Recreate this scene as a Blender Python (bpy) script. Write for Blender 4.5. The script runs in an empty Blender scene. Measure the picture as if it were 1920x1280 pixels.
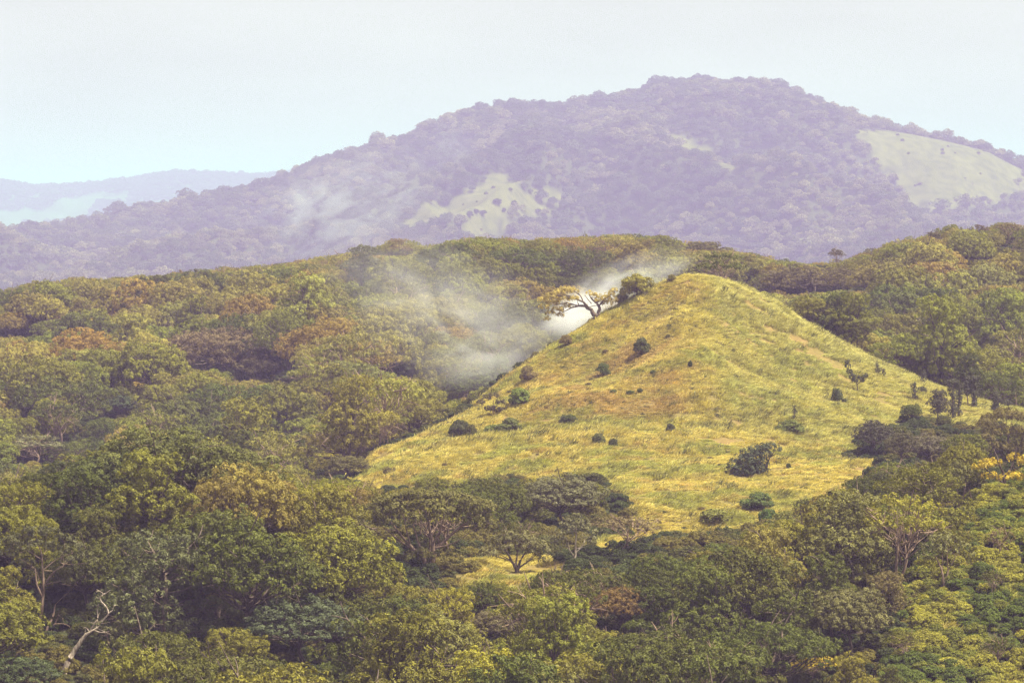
import bpy, math, random
import numpy as np
from mathutils import Vector

S = bpy.context.scene
COL = S.collection
# ------------------------------------------------------------------ camera, sky, sun, exposure
CZ = 75.0                                   # eye height in metres above the datum
FPX = 6831.0                                # focal length in pixels of a 1920 px wide frame
PITCH = math.atan((640 - 430) / FPX)
cam_d = bpy.data.cameras.new('camera'); cam = bpy.data.objects.new('camera', cam_d); COL.objects.link(cam)
cam_d.sensor_width = 36.0; cam_d.lens = 36.0 * FPX / 1920.0
cam_d.clip_start = 1.0; cam_d.clip_end = 60000.0
cam.location = (0, 0, CZ); cam.rotation_euler = (math.pi / 2 - PITCH, 0, 0)
S.camera = cam

SUN_EL, SUN_AZ = math.radians(62), math.radians(105)     # azimuth clockwise from the view direction
world = bpy.data.worlds.new('World'); S.world = world; world.use_nodes = True
wn = world.node_tree; wn.nodes.clear()
w_out = wn.nodes.new('ShaderNodeOutputWorld'); w_bg = wn.nodes.new('ShaderNodeBackground')
w_sky = wn.nodes.new('ShaderNodeTexSky'); w_sky.sky_type = 'NISHITA'; w_sky.sun_disc = False
w_sky.sun_elevation = SUN_EL; w_sky.sun_rotation = SUN_AZ; w_sky.dust_density = 4.0; w_sky.air_density = 1.0
w_mix = wn.nodes.new('ShaderNodeMix'); w_mix.data_type = 'RGBA'; w_mix.inputs[0].default_value = 0.92   # thin white overcast veil
w_mix.inputs[7].default_value = (6.9, 6.45, 6.1, 1)
w_tc = wn.nodes.new('ShaderNodeTexCoord'); w_mp = wn.nodes.new('ShaderNodeMapping'); w_mp.inputs['Scale'].default_value = (14, 14, 60)
w_no = wn.nodes.new('ShaderNodeTexNoise'); w_no.inputs['Scale'].default_value = 1.0; w_no.inputs['Detail'].default_value = 5
w_cr = wn.nodes.new('ShaderNodeMapRange'); w_cr.inputs[1].default_value = .3; w_cr.inputs[2].default_value = .7; w_cr.inputs[3].default_value = .95; w_cr.inputs[4].default_value = 1.04
w_mul = wn.nodes.new('ShaderNodeVectorMath'); w_mul.operation = 'SCALE'; w_mul.inputs[0].default_value = w_mix.inputs[7].default_value[:3]
for a_, b_ in ((w_tc.outputs['Generated'], w_mp.inputs[0]), (w_mp.outputs[0], w_no.inputs[0]), (w_no.outputs[0], w_cr.inputs[0]), (w_cr.outputs[0], w_mul.inputs['Scale']), (w_mul.outputs[0], w_mix.inputs[7])): wn.links.new(a_, b_)
wn.links.new(w_sky.outputs[0], w_mix.inputs[6]); wn.links.new(w_mix.outputs[2], w_bg.inputs[0])
w_bg.inputs[1].default_value = 0.05
wn.links.new(w_bg.outputs[0], w_out.inputs[0])

sun_d = bpy.data.lights.new('sun', 'SUN'); sun = bpy.data.objects.new('sun', sun_d); COL.objects.link(sun)
sun_d.energy = 5.0; sun_d.angle = math.radians(4.0); sun_d.color = (1.0, 0.90, 0.70)
sdir = Vector((math.sin(SUN_AZ) * math.cos(SUN_EL), math.cos(SUN_AZ) * math.cos(SUN_EL), math.sin(SUN_EL)))
sun.rotation_euler = sdir.to_track_quat('Z', 'Y').to_euler(); sun.location = (0, 0, 400)

S.view_settings.view_transform = 'Standard'; S.view_settings.look = 'None'
S.view_settings.exposure = 1.42; S.view_settings.gamma = 1.0; S.view_settings.use_curve_mapping = False
S.render.engine = 'CYCLES'
cy = S.cycles
cy.max_bounces = 5; cy.diffuse_bounces = 3; cy.glossy_bounces = 1; cy.transmission_bounces = 3
cy.volume_bounces = 1; cy.transparent_max_bounces = 4
cy.caustics_reflective = False; cy.caustics_refractive = False
cy.use_denoising = True; cy.denoising_prefilter = 'NONE'; cy.denoising_input_passes = 'RGB_ALBEDO_NORMAL'; cy.use_adaptive_sampling = False; cy.volume_max_steps = 96

# ------------------------------------------------------------------ small maths helpers
def pix(u, v, Y):
    """World point at distance Y on the sight line of pixel (u, v) of the 1920x1280 photograph."""
    a, b = (u - 960) / FPX, (640 - v) / FPX
    cp, sp = math.cos(PITCH), math.sin(PITCH)
    dy, dz = cp + b * sp, -sp + b * cp
    k = Y / dy
    return a * k, Y, CZ + k * dz

def unpix(x, y, z):
    cp, sp = math.cos(PITCH), math.sin(PITCH)
    fw = y * cp - (z - CZ) * sp; up = y * sp + (z - CZ) * cp
    return 960 + FPX * x / fw, 640 - FPX * up / fw

def _hash(ix, iy, seed):
    h = (ix.astype(np.int64) * 374761393 + iy.astype(np.int64) * 668265263 + seed * 974711) & 0x7fffffff
    h = ((h ^ (h >> 13)) * 1274126177) & 0x7fffffff
    return ((h ^ (h >> 16)) & 0xffff) / 65535.0

def vnoise(x, y, seed=0):
    x = np.asarray(x, float); y = np.asarray(y, float)
    ix, iy = np.floor(x), np.floor(y); fx, fy = x - ix, y - iy
    fx = fx * fx * (3 - 2 * fx); fy = fy * fy * (3 - 2 * fy)
    a = _hash(ix, iy, seed); b = _hash(ix + 1, iy, seed); c = _hash(ix, iy + 1, seed); d = _hash(ix + 1, iy + 1, seed)
    return (a * (1 - fx) + b * fx) * (1 - fy) + (c * (1 - fx) + d * fx) * fy

def fbm(x, y, seed=0, octs=4):
    s, a, t = 0, 0.5, 0
    for o in range(octs):
        s = s + a * vnoise(x * 2 ** o, y * 2 ** o, seed + o * 17); t += a; a *= 0.5
    return s / t

def sstep(a, b, x):
    t = np.clip((x - a) / (b - a), 0, 1); return t * t * (3 - 2 * t)

# ------------------------------------------------------------------ terrain: near hills from a thin-plate spline
CP = []
for x in (-90, 0, 90):
    for y, z in ((-60, 0.0), (0, -2.6), (50, -14), (120, -33), (220, -53), (300, -61)):
        CP.append((x, y, CZ + z))
for u, v, Y, off in (
    # foreground, left slope
    (0, 1280, 400, 11), (480, 1280, 400, 11), (960, 1280, 405, 10), (1440, 1280, 422, 9), (1920, 1280, 440, 3),
    (0, 880, 490, 9), (150, 865, 490, 10), (300, 820, 485, 10), (450, 852, 488, 10), (560, 885, 505, 9), (640, 900, 525, 7),
    (0, 1080, 440, 10), (300, 1060, 440, 11), (550, 1080, 440, 10), (700, 1010, 480, 9), (150, 980, 462, 10),
    # middle foot of the hill
    (850, 905, 575, 7), (1000, 895, 590, 7), (1200, 950, 585, 0), (1000, 1090, 500, 0), (930, 1085, 502, 0),
    (803, 1080, 497, 0), (1078, 1062, 512, 0), (970, 1075, 510, 0), (1000, 1200, 440, 9), (720, 1190, 440, 10), (1150, 1080, 490, 2),
    # right slope
    (1300, 1110, 465, 8), (1500, 1010, 495, 8), (1700, 935, 508, 6), (1920, 880, 506, 2), (1800, 1000, 482, 2), (1900, 1100, 460, 2),
    (1750, 1200, 442, 3), (1500, 1150, 450, 8), (1250, 1200, 438, 8), (1640, 905, 525, 5),
    # gully behind the right slope
    (1700, 850, 640, 7), (1800, 820, 650, 7), (1900, 815, 650, 7),
    # grassy hill
    (1300, 1000, 578, 1), (1450, 950, 592, 0), (1600, 905, 610, 0), (1655, 865, 632, 0), (1100, 905, 628, 0), (900, 885, 650, 0), (700, 885, 662, 0),
    (850, 836, 680, 0), (1000, 820, 676, 0), (1200, 810, 672, 0), (1350, 817, 671, 0), (1450, 837, 668, 0),
    (1100, 785, 692, 0), (1250, 778, 691, 0), (1290, 520, 762, 0), (1282, 580, 741, 0), (1282, 640, 721, 0), (1312, 740, 695, 0), (1400, 700, 723, 0), (1390, 610, 748, 0), (1220, 610, 753, 0),
    (1150, 640, 750, 0), (1170, 710, 727, 0), (1000, 806, 689, 0), (1200, 797, 686, 0), (1350, 803, 686, 0), (1000, 735, 712, 0), (1000, 775, 697, 0), (900, 805, 698, 0),
    (1200, 562, 762, 0), (1120, 602, 759, 0), (1050, 648, 751, 0), (980, 710, 741, 0), (900, 772, 729, 0), (800, 814, 716, 0), (700, 848, 697, 0),
    (1350, 530, 763, 0), (1420, 556, 763, 0), (1500, 606, 761, 0), (1600, 662, 758, 0), (1700, 708, 752, 0), (1800, 744, 745, 0), (1920, 774, 736, 0), (2060, 805, 725, 0),
    (1450, 650, 742, 0), (1500, 750, 704, 0), (1600, 750, 718, 0), (1600, 825, 680, 0), (1700, 785, 708, 0), (1800, 795, 705, 0), (1900, 812, 698, 0),
    # forest beyond, left
    (0, 870, 760, 9), (200, 862, 780, 9), (450, 862, 770, 9), (620, 842, 760, 8), (0, 700, 930, 9), (220, 770, 850, 9), (400, 720, 930, 9),
    (550, 700, 900, 9), (700, 695, 890, 9), (850, 690, 880, 9), (0, 610, 1080, 9), (200, 610, 1080, 9), (400, 610, 1050, 9), (600, 600, 980, 9),
    (690, 560, 985, 10), (900, 600, 1000, 9), (1000, 560, 1020, 9), (0, 545, 1200, 9), (120, 522, 1200, 9), (200, 528, 1220, 9), (350, 508, 1250, 9),
    (520, 492, 1230, 9), (620, 480, 1130, 10), (690, 470, 1060, 10), (740, 442, 1150, 9), (850, 448, 1180, 9), (920, 442, 1180, 9), (1000, 444, 1180, 9),
    (1130, 438, 1180, 9), (1200, 436, 1180, 9), (1300, 448, 1180, 9), (1400, 468, 1200, 9), (1490, 490, 1220, 9), (1560, 492, 1200, 9),
    # forest beyond, right
    (1640, 462, 1120, 9), (1720, 438, 1100, 9), (1800, 418, 1080, 9), (1920, 412, 1080, 9), (2060, 400, 1080, 9),
    (1450, 560, 1000, 9), (1600, 560, 980, 9), (1600, 640, 920, 9), (1750, 610, 960, 9), (1750, 700, 880, 9), (1900, 570, 980, 9), (1920, 720, 860, 9),
    (1400, 520, 1050, 9), (1300, 500, 1050, 9)):
    x, y, z = pix(u, v, Y); CP.append((x, y, z - off))
for u, Y, z in ((0, 600, -58), (350, 600, -58), (100, 690, -64), (450, 690, -63), (560, 620, -54), (1000, 815, -44), (880, 800, -56), (750, 785, -61),
                (1290, 835, -40), (1290, 900, -46), (1500, 835, -50), (1720, 835, -54), (1920, 825, -57), (2060, 820, -57),
                (0, 1360, -45), (500, 1390, -45), (1000, 1330, -42), (1500, 1370, -46), (1920, 1260, -42), (0, 1650, -55), (960, 1650, -55), (1920, 1650, -55)):
    CP.append(((u - 960) / FPX * Y, Y, CZ + z))
CP = np.array(CP); _xy = CP[:, :2] / 100.0

def _phi(r2):
    return 0.5 * r2 * np.log(r2 + 1e-12)
_n = len(CP); _A = np.zeros((_n + 3, _n + 3))
_d2 = ((_xy[:, None] - _xy[None]) ** 2).sum(-1)
_A[:_n, :_n] = _phi(_d2) + np.eye(_n) * 0.004
_A[:_n, _n] = 1; _A[:_n, _n + 1:] = _xy; _A[_n, :_n] = 1; _A[_n + 1:, :_n] = _xy.T
_w = np.linalg.solve(_A, np.concatenate([CP[:, 2], np.zeros(3)]))

def near_z(x, y):
    lim = 0.155 * np.maximum(y, 0) + 90
    xs = np.clip(x, -lim, lim) / 100.0; ys = np.clip(y, -60, 1700) / 100.0
    out = np.empty(xs.shape)
    fx, fy, fo = xs.ravel(), ys.ravel(), out.ravel()
    for i in range(0, fx.size, 20000):
        sl = slice(i, i + 20000)
        r2 = (fx[sl, None] - _xy[None, :, 0]) ** 2 + (fy[sl, None] - _xy[None, :, 1]) ** 2
        fo[sl] = _phi(r2) @ _w[:_n] + _w[_n] + fx[sl] * _w[_n + 1] + fy[sl] * _w[_n + 2]
    return fo.reshape(xs.shape)

MU = [-400, -150, 0, 100, 200, 300, 400, 480, 550, 620, 700, 770, 800, 870, 960, 1050, 1130, 1180, 1240, 1310, 1370, 1400, 1440, 1500, 1560, 1600, 1650, 1700, 1780, 1850, 1900, 1960, 2100, 2400]
MV = [520, 490, 468, 440, 416, 388, 366, 352, 322, 292, 268, 250, 232, 208, 190, 196, 182, 172, 156, 148, 152, 150, 150, 172, 202, 224, 238, 246, 260, 278, 300, 322, 360, 420]
DU = [-400, 0, 60, 140, 180, 250, 330, 420, 500, 560, 700, 1000, 2400]
DV = [340, 337, 349, 346, 342, 333, 321, 324, 327, 320, 345, 420, 430]

def mountain_z(x, y):
    ys = np.maximum(y, 1000.0); t = x / ys; u = 960 + FPX * t
    yc = 6500 + 120 * np.sin(t * 40)
    zc = (430 - np.interp(u, MU, MV)) / FPX * yc - 13.0
    s = np.clip((ys - 5000) / (yc - 5000), 0, 1)
    prof = 0.25 * s + 0.75 * s ** 1.15
    g = t * 1000 + (yc - ys) * 0.049
    rid = 1 - np.abs(2 * fbm(g / 64.0, ys / 850.0, 31, 3) - 1) * 2.0
    rid2 = 1 - np.abs(2 * fbm((t * 1000 - (yc - ys) * 0.03) / 30.0, ys / 600.0, 57, 3) - 1) * 2.0
    amp = np.sin(np.pi * np.clip(s, 0, 1)) ** 0.8
    z = -89 + (zc + 89) * prof + amp * (rid * 120 + rid2 * 36 - 68)
    back = sstep(0, 2200, ys - yc)
    return CZ + np.where(ys > yc, zc * (1 - back) - 110 * back, z)

def distant_z(x, y):
    ys = np.maximum(y, 1000.0); t = x / ys; u = 960 + FPX * t
    yc = 14500.0
    zc = (430 - np.interp(u, DU, DV)) / FPX * yc - 17
    s = np.clip((ys - 12000) / (yc - 12000), 0, 1)
    bump = (fbm(t * 75 + s * 1.2, s * 3.0, 91, 3) - 0.5) * 150 * np.sin(np.pi * s)
    z = -120 + (zc + 120) * s + bump
    back = sstep(0, 5000, ys - yc)
    return CZ + np.where(ys > yc, zc * (1 - back) - 150 * back, z)

def terrain(x, y):
    x = np.asarray(x, float); y = np.asarray(y, float)
    z = near_z(x, y)
    z = z + (fbm(x / 9.0, y / 9.0, 5, 3) - 0.5) * 1.1 * sstep(300, 400, y) + (fbm((x + .5 * y) / 62.0, (y - .3 * x) / 80.0, 8, 3) - 0.5) * 26 * sstep(800, 950, y) * (1 - .85 * sstep(1000, 1130, y))
    k = sstep(1350, 1750, y)
    if np.any(k > 0):
        k2 = sstep(8800, 11500, y)
        z = z * (1 - k) + k * (mountain_z(x, y) * (1 - k2) + distant_z(x, y) * k2)
    return z

def at(u, v, y0=340, y1=1500):
    """Ground point that pixel (u, v) looks at."""
    Y = np.arange(y0, y1, 1.0)
    p = np.array([pix(u, v, yy) for yy in Y])
    below = p[:, 2] <= terrain(p[:, 0], p[:, 1])
    i = int(np.argmax(below)) if below.any() else int(np.argmin(p[:, 2] - terrain(p[:, 0], p[:, 1]) + 1e3 * (Y < 600)))
    x, y = p[i, 0], p[i, 1]
    return x, y, float(terrain(np.array([x]), np.array([y]))[0])

def inside(poly, x, y):
    x = np.asarray(x); y = np.asarray(y); c = np.zeros(x.shape, bool); n = len(poly)
    for i in range(n):
        x0, y0 = poly[i]; x1, y1 = poly[(i + 1) % n]
        if y0 == y1: continue
        c ^= ((y0 > y) != (y1 > y)) & (x < (x1 - x0) * (y - y0) / (y1 - y0) + x0)
    return c

def wpoly(pts):
    return [(pix(u, 0, Y)[0], Y) for u, Y in pts]
# outline of the grassy hill in plan (pixel column, distance)
HILL = wpoly([(640, 690), (700, 705), (800, 728), (900, 742), (980, 754), (1050, 764), (1120, 772), (1200, 776), (1290, 778), (1420, 778), (1500, 776),
              (1600, 772), (1700, 766), (1800, 759), (1920, 752), (2100, 740), (2100, 700), (1920, 702), (1800, 702), (1700, 700), (1612, 686), (1596, 668),
              (1640, 640), (1665, 628), (1640, 612), (1560, 596), (1480, 582), (1400, 574), (1300, 566), (1230, 560), (1180, 575), (1150, 600), (1110, 628), (1000, 634), (900, 640), (800, 642), (700, 650), (650, 662)])
GLADE = wpoly([(880, 492), (960, 486), (1060, 490), (1130, 505), (1100, 515), (1000, 522), (900, 515), (850, 505)])
GLADE2 = wpoly([(1130, 520), (1240, 540), (1270, 562), (1180, 570), (1130, 548)])
SCRUB = wpoly([(1540, 395), (1600, 430), (1690, 452), (1690, 470), (1760, 490), (1800, 508), (1880, 515), (2100, 520), (2100, 380), (1540, 380)])
def grass_mask(x, y):
    jx = x + (fbm(x / 7, y / 7, 71, 2) - 0.5) * 9; jy = y + (fbm(x / 7, y / 7, 72, 2) - 0.5) * 12
    return inside(HILL, jx, jy) | inside(GLADE, jx, jy) | inside(GLADE2, jx, jy)

# mountain meadows, in plan (pixel column, distance)
def _mead(x, y):
    u = 960 + FPX * x / np.maximum(y, 1000)
    j = (fbm(x / 40, y / 40, 77, 4) - 0.5)
    uu = u + j * 30 + 9 * (vnoise(x / 9, y / 14, 78) - .5); yy = y + j * 90 + 60 * (vnoise(x / 9, y / 14, 79) - .5)
    m = inside(MEAD1, uu, yy) | inside(MEAD2, u + j * 6, y + j * 10) | inside(MEAD3, uu, yy) | inside(MEAD4, u, y)
    return m
def _mp(pts):
    out = []
    for u, v in pts:
        q = at(u, v, 4980, 6640); out.append((u, q[1]))
    return out
MEAD1 = _mp([(725, 428), (780, 396), (870, 356), (945, 332), (985, 352), (1060, 372), (1050, 388), (1005, 394), (968, 404), (940, 432), (880, 440), (850, 420), (790, 430)])
MEAD2 = _mp([(1232, 249), (1278, 253), (1328, 282), (1388, 325), (1356, 328), (1284, 292)])
MEAD3 = _mp([(1605, 244), (1700, 244), (1800, 266), (1870, 292), (1930, 306), (1930, 350), (1850, 380), (1780, 402), (1720, 396), (1690, 350), (1650, 310), (1625, 280)])
MEAD4 = _mp([(1570, 415), (1602, 428), (1645, 455), (1618, 450)])
def distant_wood(x, y):
    """Share of woodland on the distant hills."""
    t = x / np.maximum(y, 1000.0); u = 960 + FPX * t; s = (y - 12000) / 2500.0
    return np.maximum(np.maximum(sstep(0.80, 0.93, s + (fbm(u / 40, s * 6, 15, 3) - .5) * .25), sstep(0.53, 0.6, fbm(u / 130 + 3.3, s * 4.2, 12, 3))), sstep(330, 420, u) * sstep(.35, .6, s))

# ------------------------------------------------------------------ materials
def mat(name):
    m = bpy.data.materials.new(name); m.use_nodes = True; nt = m.node_tree; nt.nodes.clear()
    return m, nt, nt.nodes.new('ShaderNodeOutputMaterial')

def leaf_material(name, trans=0.24, gloss=0.015):
    m, nt, out = mat(name); N, L = nt.nodes, nt.links
    tint = N.new('ShaderNodeAttribute'); tint.attribute_type = 'INSTANCER'; tint.attribute_name = 'tint'
    sh = N.new('ShaderNodeAttribute'); sh.attribute_type = 'GEOMETRY'; sh.attribute_name = 'shade'
    mr = N.new('ShaderNodeMapRange'); mr.inputs[3].default_value = 0.7; mr.inputs[4].default_value = 1.6
    L.new(sh.outputs['Fac'], mr.inputs[0])
    mul = N.new('ShaderNodeVectorMath'); mul.operation = 'SCALE'
    L.new(tint.outputs['Color'], mul.inputs[0]); L.new(mr.outputs[0], mul.inputs['Scale'])
    d = N.new('ShaderNodeBsdfDiffuse'); t = N.new('ShaderNodeBsdfTranslucent'); mx = N.new('ShaderNodeMixShader')
    mx.inputs[0].default_value = trans
    L.new(mul.outputs[0], d.inputs[0])
    warm = N.new('ShaderNodeVectorMath'); warm.operation = 'MULTIPLY'; warm.inputs[1].default_value = (1.15, 1.15, 0.7)
    L.new(mul.outputs[0], warm.inputs[0]); L.new(warm.outputs[0], t.inputs[0])
    L.new(d.outputs[0], mx.inputs[1]); L.new(t.outputs[0], mx.inputs[2])
    g = N.new('ShaderNodeBsdfGlossy'); g.inputs['Roughness'].default_value = 0.5; g.inputs[0].default_value = (.8, .8, .7, 1)
    m2 = N.new('ShaderNodeMixShader'); m2.inputs[0].default_value = gloss
    L.new(mx.outputs[0], m2.inputs[1]); L.new(g.outputs[0], m2.inputs[2]); L.new(m2.outputs[0], out.inputs[0])
    return m
M_LEAF = leaf_material('leaf')
M_GRASS = leaf_material('grass_blade', 0.3, 0.015)

def bark_material(name, c0, c1):
    m, nt, out = mat(name); N, L = nt.nodes, nt.links
    tc = N.new('ShaderNodeTexCoord'); mp = N.new('ShaderNodeMapping'); mp.inputs['Scale'].default_value = (3, 3, 0.7)
    no = N.new('ShaderNodeTexNoise'); no.inputs['Scale'].default_value = 2.2; no.inputs['Detail'].default_value = 6
    L.new(tc.outputs['Object'], mp.inputs[0]); L.new(mp.outputs[0], no.inputs[0])
    cr = N.new('ShaderNodeValToRGB'); cr.color_ramp.elements[0].position = .35; cr.color_ramp.elements[1].position = .68
    cr.color_ramp.elements[0].color = (*c0, 1); cr.color_ramp.elements[1].color = (*c1, 1)
    b = N.new('ShaderNodeBsdfDiffuse'); bp = N.new('ShaderNodeBump'); bp.inputs['Strength'].default_value = .6; bp.inputs['Distance'].default_value = .06
    L.new(no.outputs[0], cr.inputs[0]); L.new(cr.outputs[0], b.inputs[0]); L.new(no.outputs[0], bp.inputs['Height']); L.new(bp.outputs[0], b.inputs['Normal'])
    L.new(b.outputs[0], out.inputs[0]); return m
M_BARK = bark_material('bark', (.07, .05, .038), (.20, .155, .12))
M_PALE = bark_material('pale_bark', (.20, .15, .115), (.50, .42, .34))
M_TAN = bark_material('tan_bark', (.16, .11, .08), (.36, .26, .19))

def ground_material():
    m, nt, out = mat('ground_cover'); N, L = nt.nodes, nt.links
    geo = N.new('ShaderNodeNewGeometry')
    cov = N.new('ShaderNodeAttribute'); cov.attribute_name = 'cover'      # x = open grass, y = far woodland
    sep = N.new('ShaderNodeSeparateXYZ'); L.new(cov.outputs['Vector'], sep.inputs[0])
    def noise(sc, det=5):
        n = N.new('ShaderNodeTexNoise'); n.inputs['Scale'].default_value = sc; n.inputs['Detail'].default_value = det
        L.new(geo.outputs['Position'], n.inputs[0]); return n.outputs[0]
    def ramp(fac, *st):
        r = N.new('ShaderNodeValToRGB'); L.new(fac, r.inputs[0])
        while len(r.color_ramp.elements) < len(st): r.color_ramp.elements.new(.5)
        for e, (p, c) in zip(r.color_ramp.elements, st): e.position = p; e.color = (*c, 1)
        return r.outputs[0]
    soil = ramp(noise(.35), (.3, (.030, .036, .016)), (.6, (.06, .06, .025)), (.75, (.10, .075, .035)))
    g1 = ramp(noise(.09), (.30, (.10, .095, .030)), (.5, (.17, .125, .04)), (.66, (.21, .125, .055)))
    g2 = ramp(noise(1.1), (.3, (.08, .065, .028)), (.6, (.20, .155, .055)))
    def mixc(f, a, b):
        n = N.new('ShaderNodeMix'); n.data_type = 'RGBA'
        if isinstance(f, float): n.inputs[0].default_value = f
        else: L.new(f, n.inputs[0])
        L.new(a, n.inputs[6]); L.new(b, n.inputs[7]); return n.outputs[2]
    grass = mixc(.45, g1, g2)
    c = mixc(sep.outputs[0], soil, grass)
    far = mixc(.5, ramp(noise(.012), (.35, (.072, .076, .022)), (.62, (.125, .116, .036))), ramp(noise(.06), (.38, (.060, .064, .022)), (.6, (.140, .124, .040))))
    c = mixc(sep.outputs[1], c, far)
    lush = ramp(noise(.004), (.35, (.060, .105, .045)), (.65, (.085, .125, .060))); wood = ramp(noise(.01), (.35, (.04, .09, .035)), (.65, (.06, .12, .045)))
    c = mixc(sep.outputs[2], c, mixc(sep.outputs[1], wood, lush))
    b = N.new('ShaderNodeBsdfDiffuse'); L.new(c, b.inputs[0])
    bp = N.new('ShaderNodeBump'); bp.inputs['Strength'].default_value = .7; bp.inputs['Distance'].default_value = .5
    L.new(noise(.8), bp.inputs['Height']); L.new(bp.outputs[0], b.inputs['Normal']); L.new(b.outputs[0], out.inputs[0])
    return m
M_GROUND = ground_material()

# ------------------------------------------------------------------ the ground sheet, in three bands that share their edges
rows = np.concatenate([np.arange(-60, 330, 15), np.arange(330, 900, 2.0), np.arange(900, 1500, 6.0), np.arange(1500, 4800, 165),
                       np.arange(4800, 6900, 18.0), np.arange(6900, 11800, 300), np.arange(11800, 14800, 50.0), np.arange(14800, 30001, 900)])
cols = np.concatenate([np.linspace(-.45, -.165, 14)[:-1], np.linspace(-.165, .165, 260), np.linspace(.165, .45, 14)[1:]])
GX = cols[None, :] * (np.maximum(rows, 0)[:, None] + 120); GY = np.repeat(rows[:, None], len(cols), 1)
GZ = terrain(GX, GY)
g = grass_mask(GX, GY).astype(float)
mead = np.where((GY > 4800) & (GY < 7000), _mead(GX, GY), 0.0)
DISTANT = (GY > 9000).astype(float)
dw = np.where(GY > 11000, 1 - distant_wood(GX, GY), 0.0)
def add_mesh(name, verts, faces, mats, parent=None, link=True, smooth=False, fmat=None, attrs=()):
    """One mesh object from arrays; faces is an (n,4) array, or a list of such arrays joined by the caller."""
    me = bpy.data.meshes.new(name)
    verts = np.asarray(verts, np.float32); faces = np.asarray(faces, np.int32)
    k = faces.shape[1]
    me.vertices.add(len(verts)); me.vertices.foreach_set('co', verts.ravel())
    me.loops.add(faces.size); me.loops.foreach_set('vertex_index', faces.ravel())
    me.polygons.add(len(faces)); me.polygons.foreach_set('loop_start', np.arange(0, faces.size, k, dtype=np.int32))
    for m in mats: me.materials.append(m)
    if fmat is not None: me.polygons.foreach_set('material_index', np.asarray(fmat, np.int32))
    me.update(calc_edges=True)
    me.polygons.foreach_set('use_smooth', np.full(len(faces), smooth, bool))
    for an, kind, data in attrs:
        a = me.attributes.new(an, kind, 'POINT')
        a.data.foreach_set('vector' if kind == 'FLOAT_VECTOR' else 'value', np.asarray(data, np.float32).ravel())
    o = bpy.data.objects.new(name, me)
    if link: COL.objects.link(o)
    if parent is not None: o.parent = parent
    return o
def band(name, y0, y1):
    i0, i1 = int(np.searchsorted(rows, y0)), min(int(np.searchsorted(rows, y1)), len(rows) - 1)
    sl = slice(i0, i1 + 1); nr, nc = i1 + 1 - i0, len(cols)
    v = np.stack([GX[sl], GY[sl], GZ[sl]], -1).reshape(-1, 3)
    idx = np.arange(nr * nc).reshape(nr, nc)
    f = np.stack([idx[:-1, :-1], idx[:-1, 1:], idx[1:, 1:], idx[1:, :-1]], -1).reshape(-1, 4)
    cov = np.stack([g[sl], np.maximum(mead, dw)[sl], DISTANT[sl]], -1).reshape(-1, 3)
    o = add_mesh(name, v, f, [M_GROUND], smooth=True, attrs=(('cover', 'FLOAT_VECTOR', cov),)); o['kind'] = 'structure'
    return o
band('ground', -60, 1500); band('mountain', 1500, 8600); band('distant_hills', 8600, 30001)

# ------------------------------------------------------------------ foliage and limb builders
def norm(a): return a / (np.linalg.norm(a, axis=-1, keepdims=True) + 1e-9)

def leaf_quads(c, d, L, W, rng):
    n = len(c); up = np.array([0, 0, 1.0]) + rng.normal(0, .35, (n, 3))
    s = norm(np.cross(d, up)); L = L[:, None]; W = W[:, None]
    mid = c + d * L * .55 + np.array([0, 0, 1.0]) * L * .06
    tip = c + d * L - np.array([0, 0, 1.0]) * L * .10
    v = np.stack([c, mid + s * W * .5, tip, mid - s * W * .5], 1).reshape(-1, 3)
    return v, np.arange(4 * n).reshape(-1, 4)

def foliage(lobes, rng, leaf=.6, per=13, dens=1.0, upbias=.25, low=-.35, width=.42, spray=.43):
    """Sprays of leaves over lobes (x, y, z, radius, flatness); returns verts, faces, shade."""
    C, D, SH = [], [], []
    for (x, y, z, r, fl) in lobes:
        nc = max(4, int(dens * 11 * r * r * (0.45 + .55 * fl) * (.43 / spray) ** 2))
        d = norm(rng.normal(0, 1, (nc * 3, 3))); d = d[d[:, 2] > low][:nc]
        rr = r * rng.uniform(.7, 1.0, (len(d), 1)) * (1 + .18 * np.sin(d[:, :1] * 5 + x * 3) * np.cos(d[:, 1:2] * 4 + y))
        p = np.array([x, y, z]) + d * rr * np.array([1, 1, fl])
        C.append(p); D.append(norm(d * np.array([1, 1, .7]) + np.array([0, 0, upbias])))
        SH.append(np.clip(rng.normal(.5, .2, len(d)) + rng.normal(0, .1), 0, 1))
    C = np.concatenate(C); D = np.concatenate(D); SH = np.concatenate(SH)
    n = len(C); k = per
    rc = spray * rng.uniform(.7, 1.3, (n, 1))
    o = norm(np.repeat(D, k, 0) * 1.05 + rng.normal(0, .58, (n * k, 3)))          # leaves shingle a small rounded spray
    c = np.repeat(C, k, 0) + o * np.repeat(rc, k, 0) * rng.uniform(.75, 1.1, (n * k, 1))
    t = rng.normal(0, 1, (n * k, 3)) + np.array([0, 0, -.5]); t = norm(t - o * (t * o).sum(1, keepdims=True)); d = norm(t + o * rng.uniform(-.1, .55, (n * k, 1)))
    L = leaf * rng.uniform(.65, 1.25, n * k); sd = norm(np.cross(d, o + rng.normal(0, .28, o.shape))); W = L * width * rng.uniform(.8, 1.2, n * k)
    c = c - d * L[:, None] * .4; mid = c + d * L[:, None] * .55 + o * L[:, None] * .06; tip = c + d * L[:, None] - np.array([0, 0, 1.]) * L[:, None] * .1
    v = np.stack([c, mid + sd * W[:, None] * .5, tip, mid - sd * W[:, None] * .5], 1).reshape(-1, 3); f = np.arange(4 * n * k).reshape(-1, 4)
    sh = np.clip(np.repeat(SH, k) + rng.normal(0, .1, n * k), 0, 1)
    return v, f, np.repeat(sh, 4)

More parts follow.
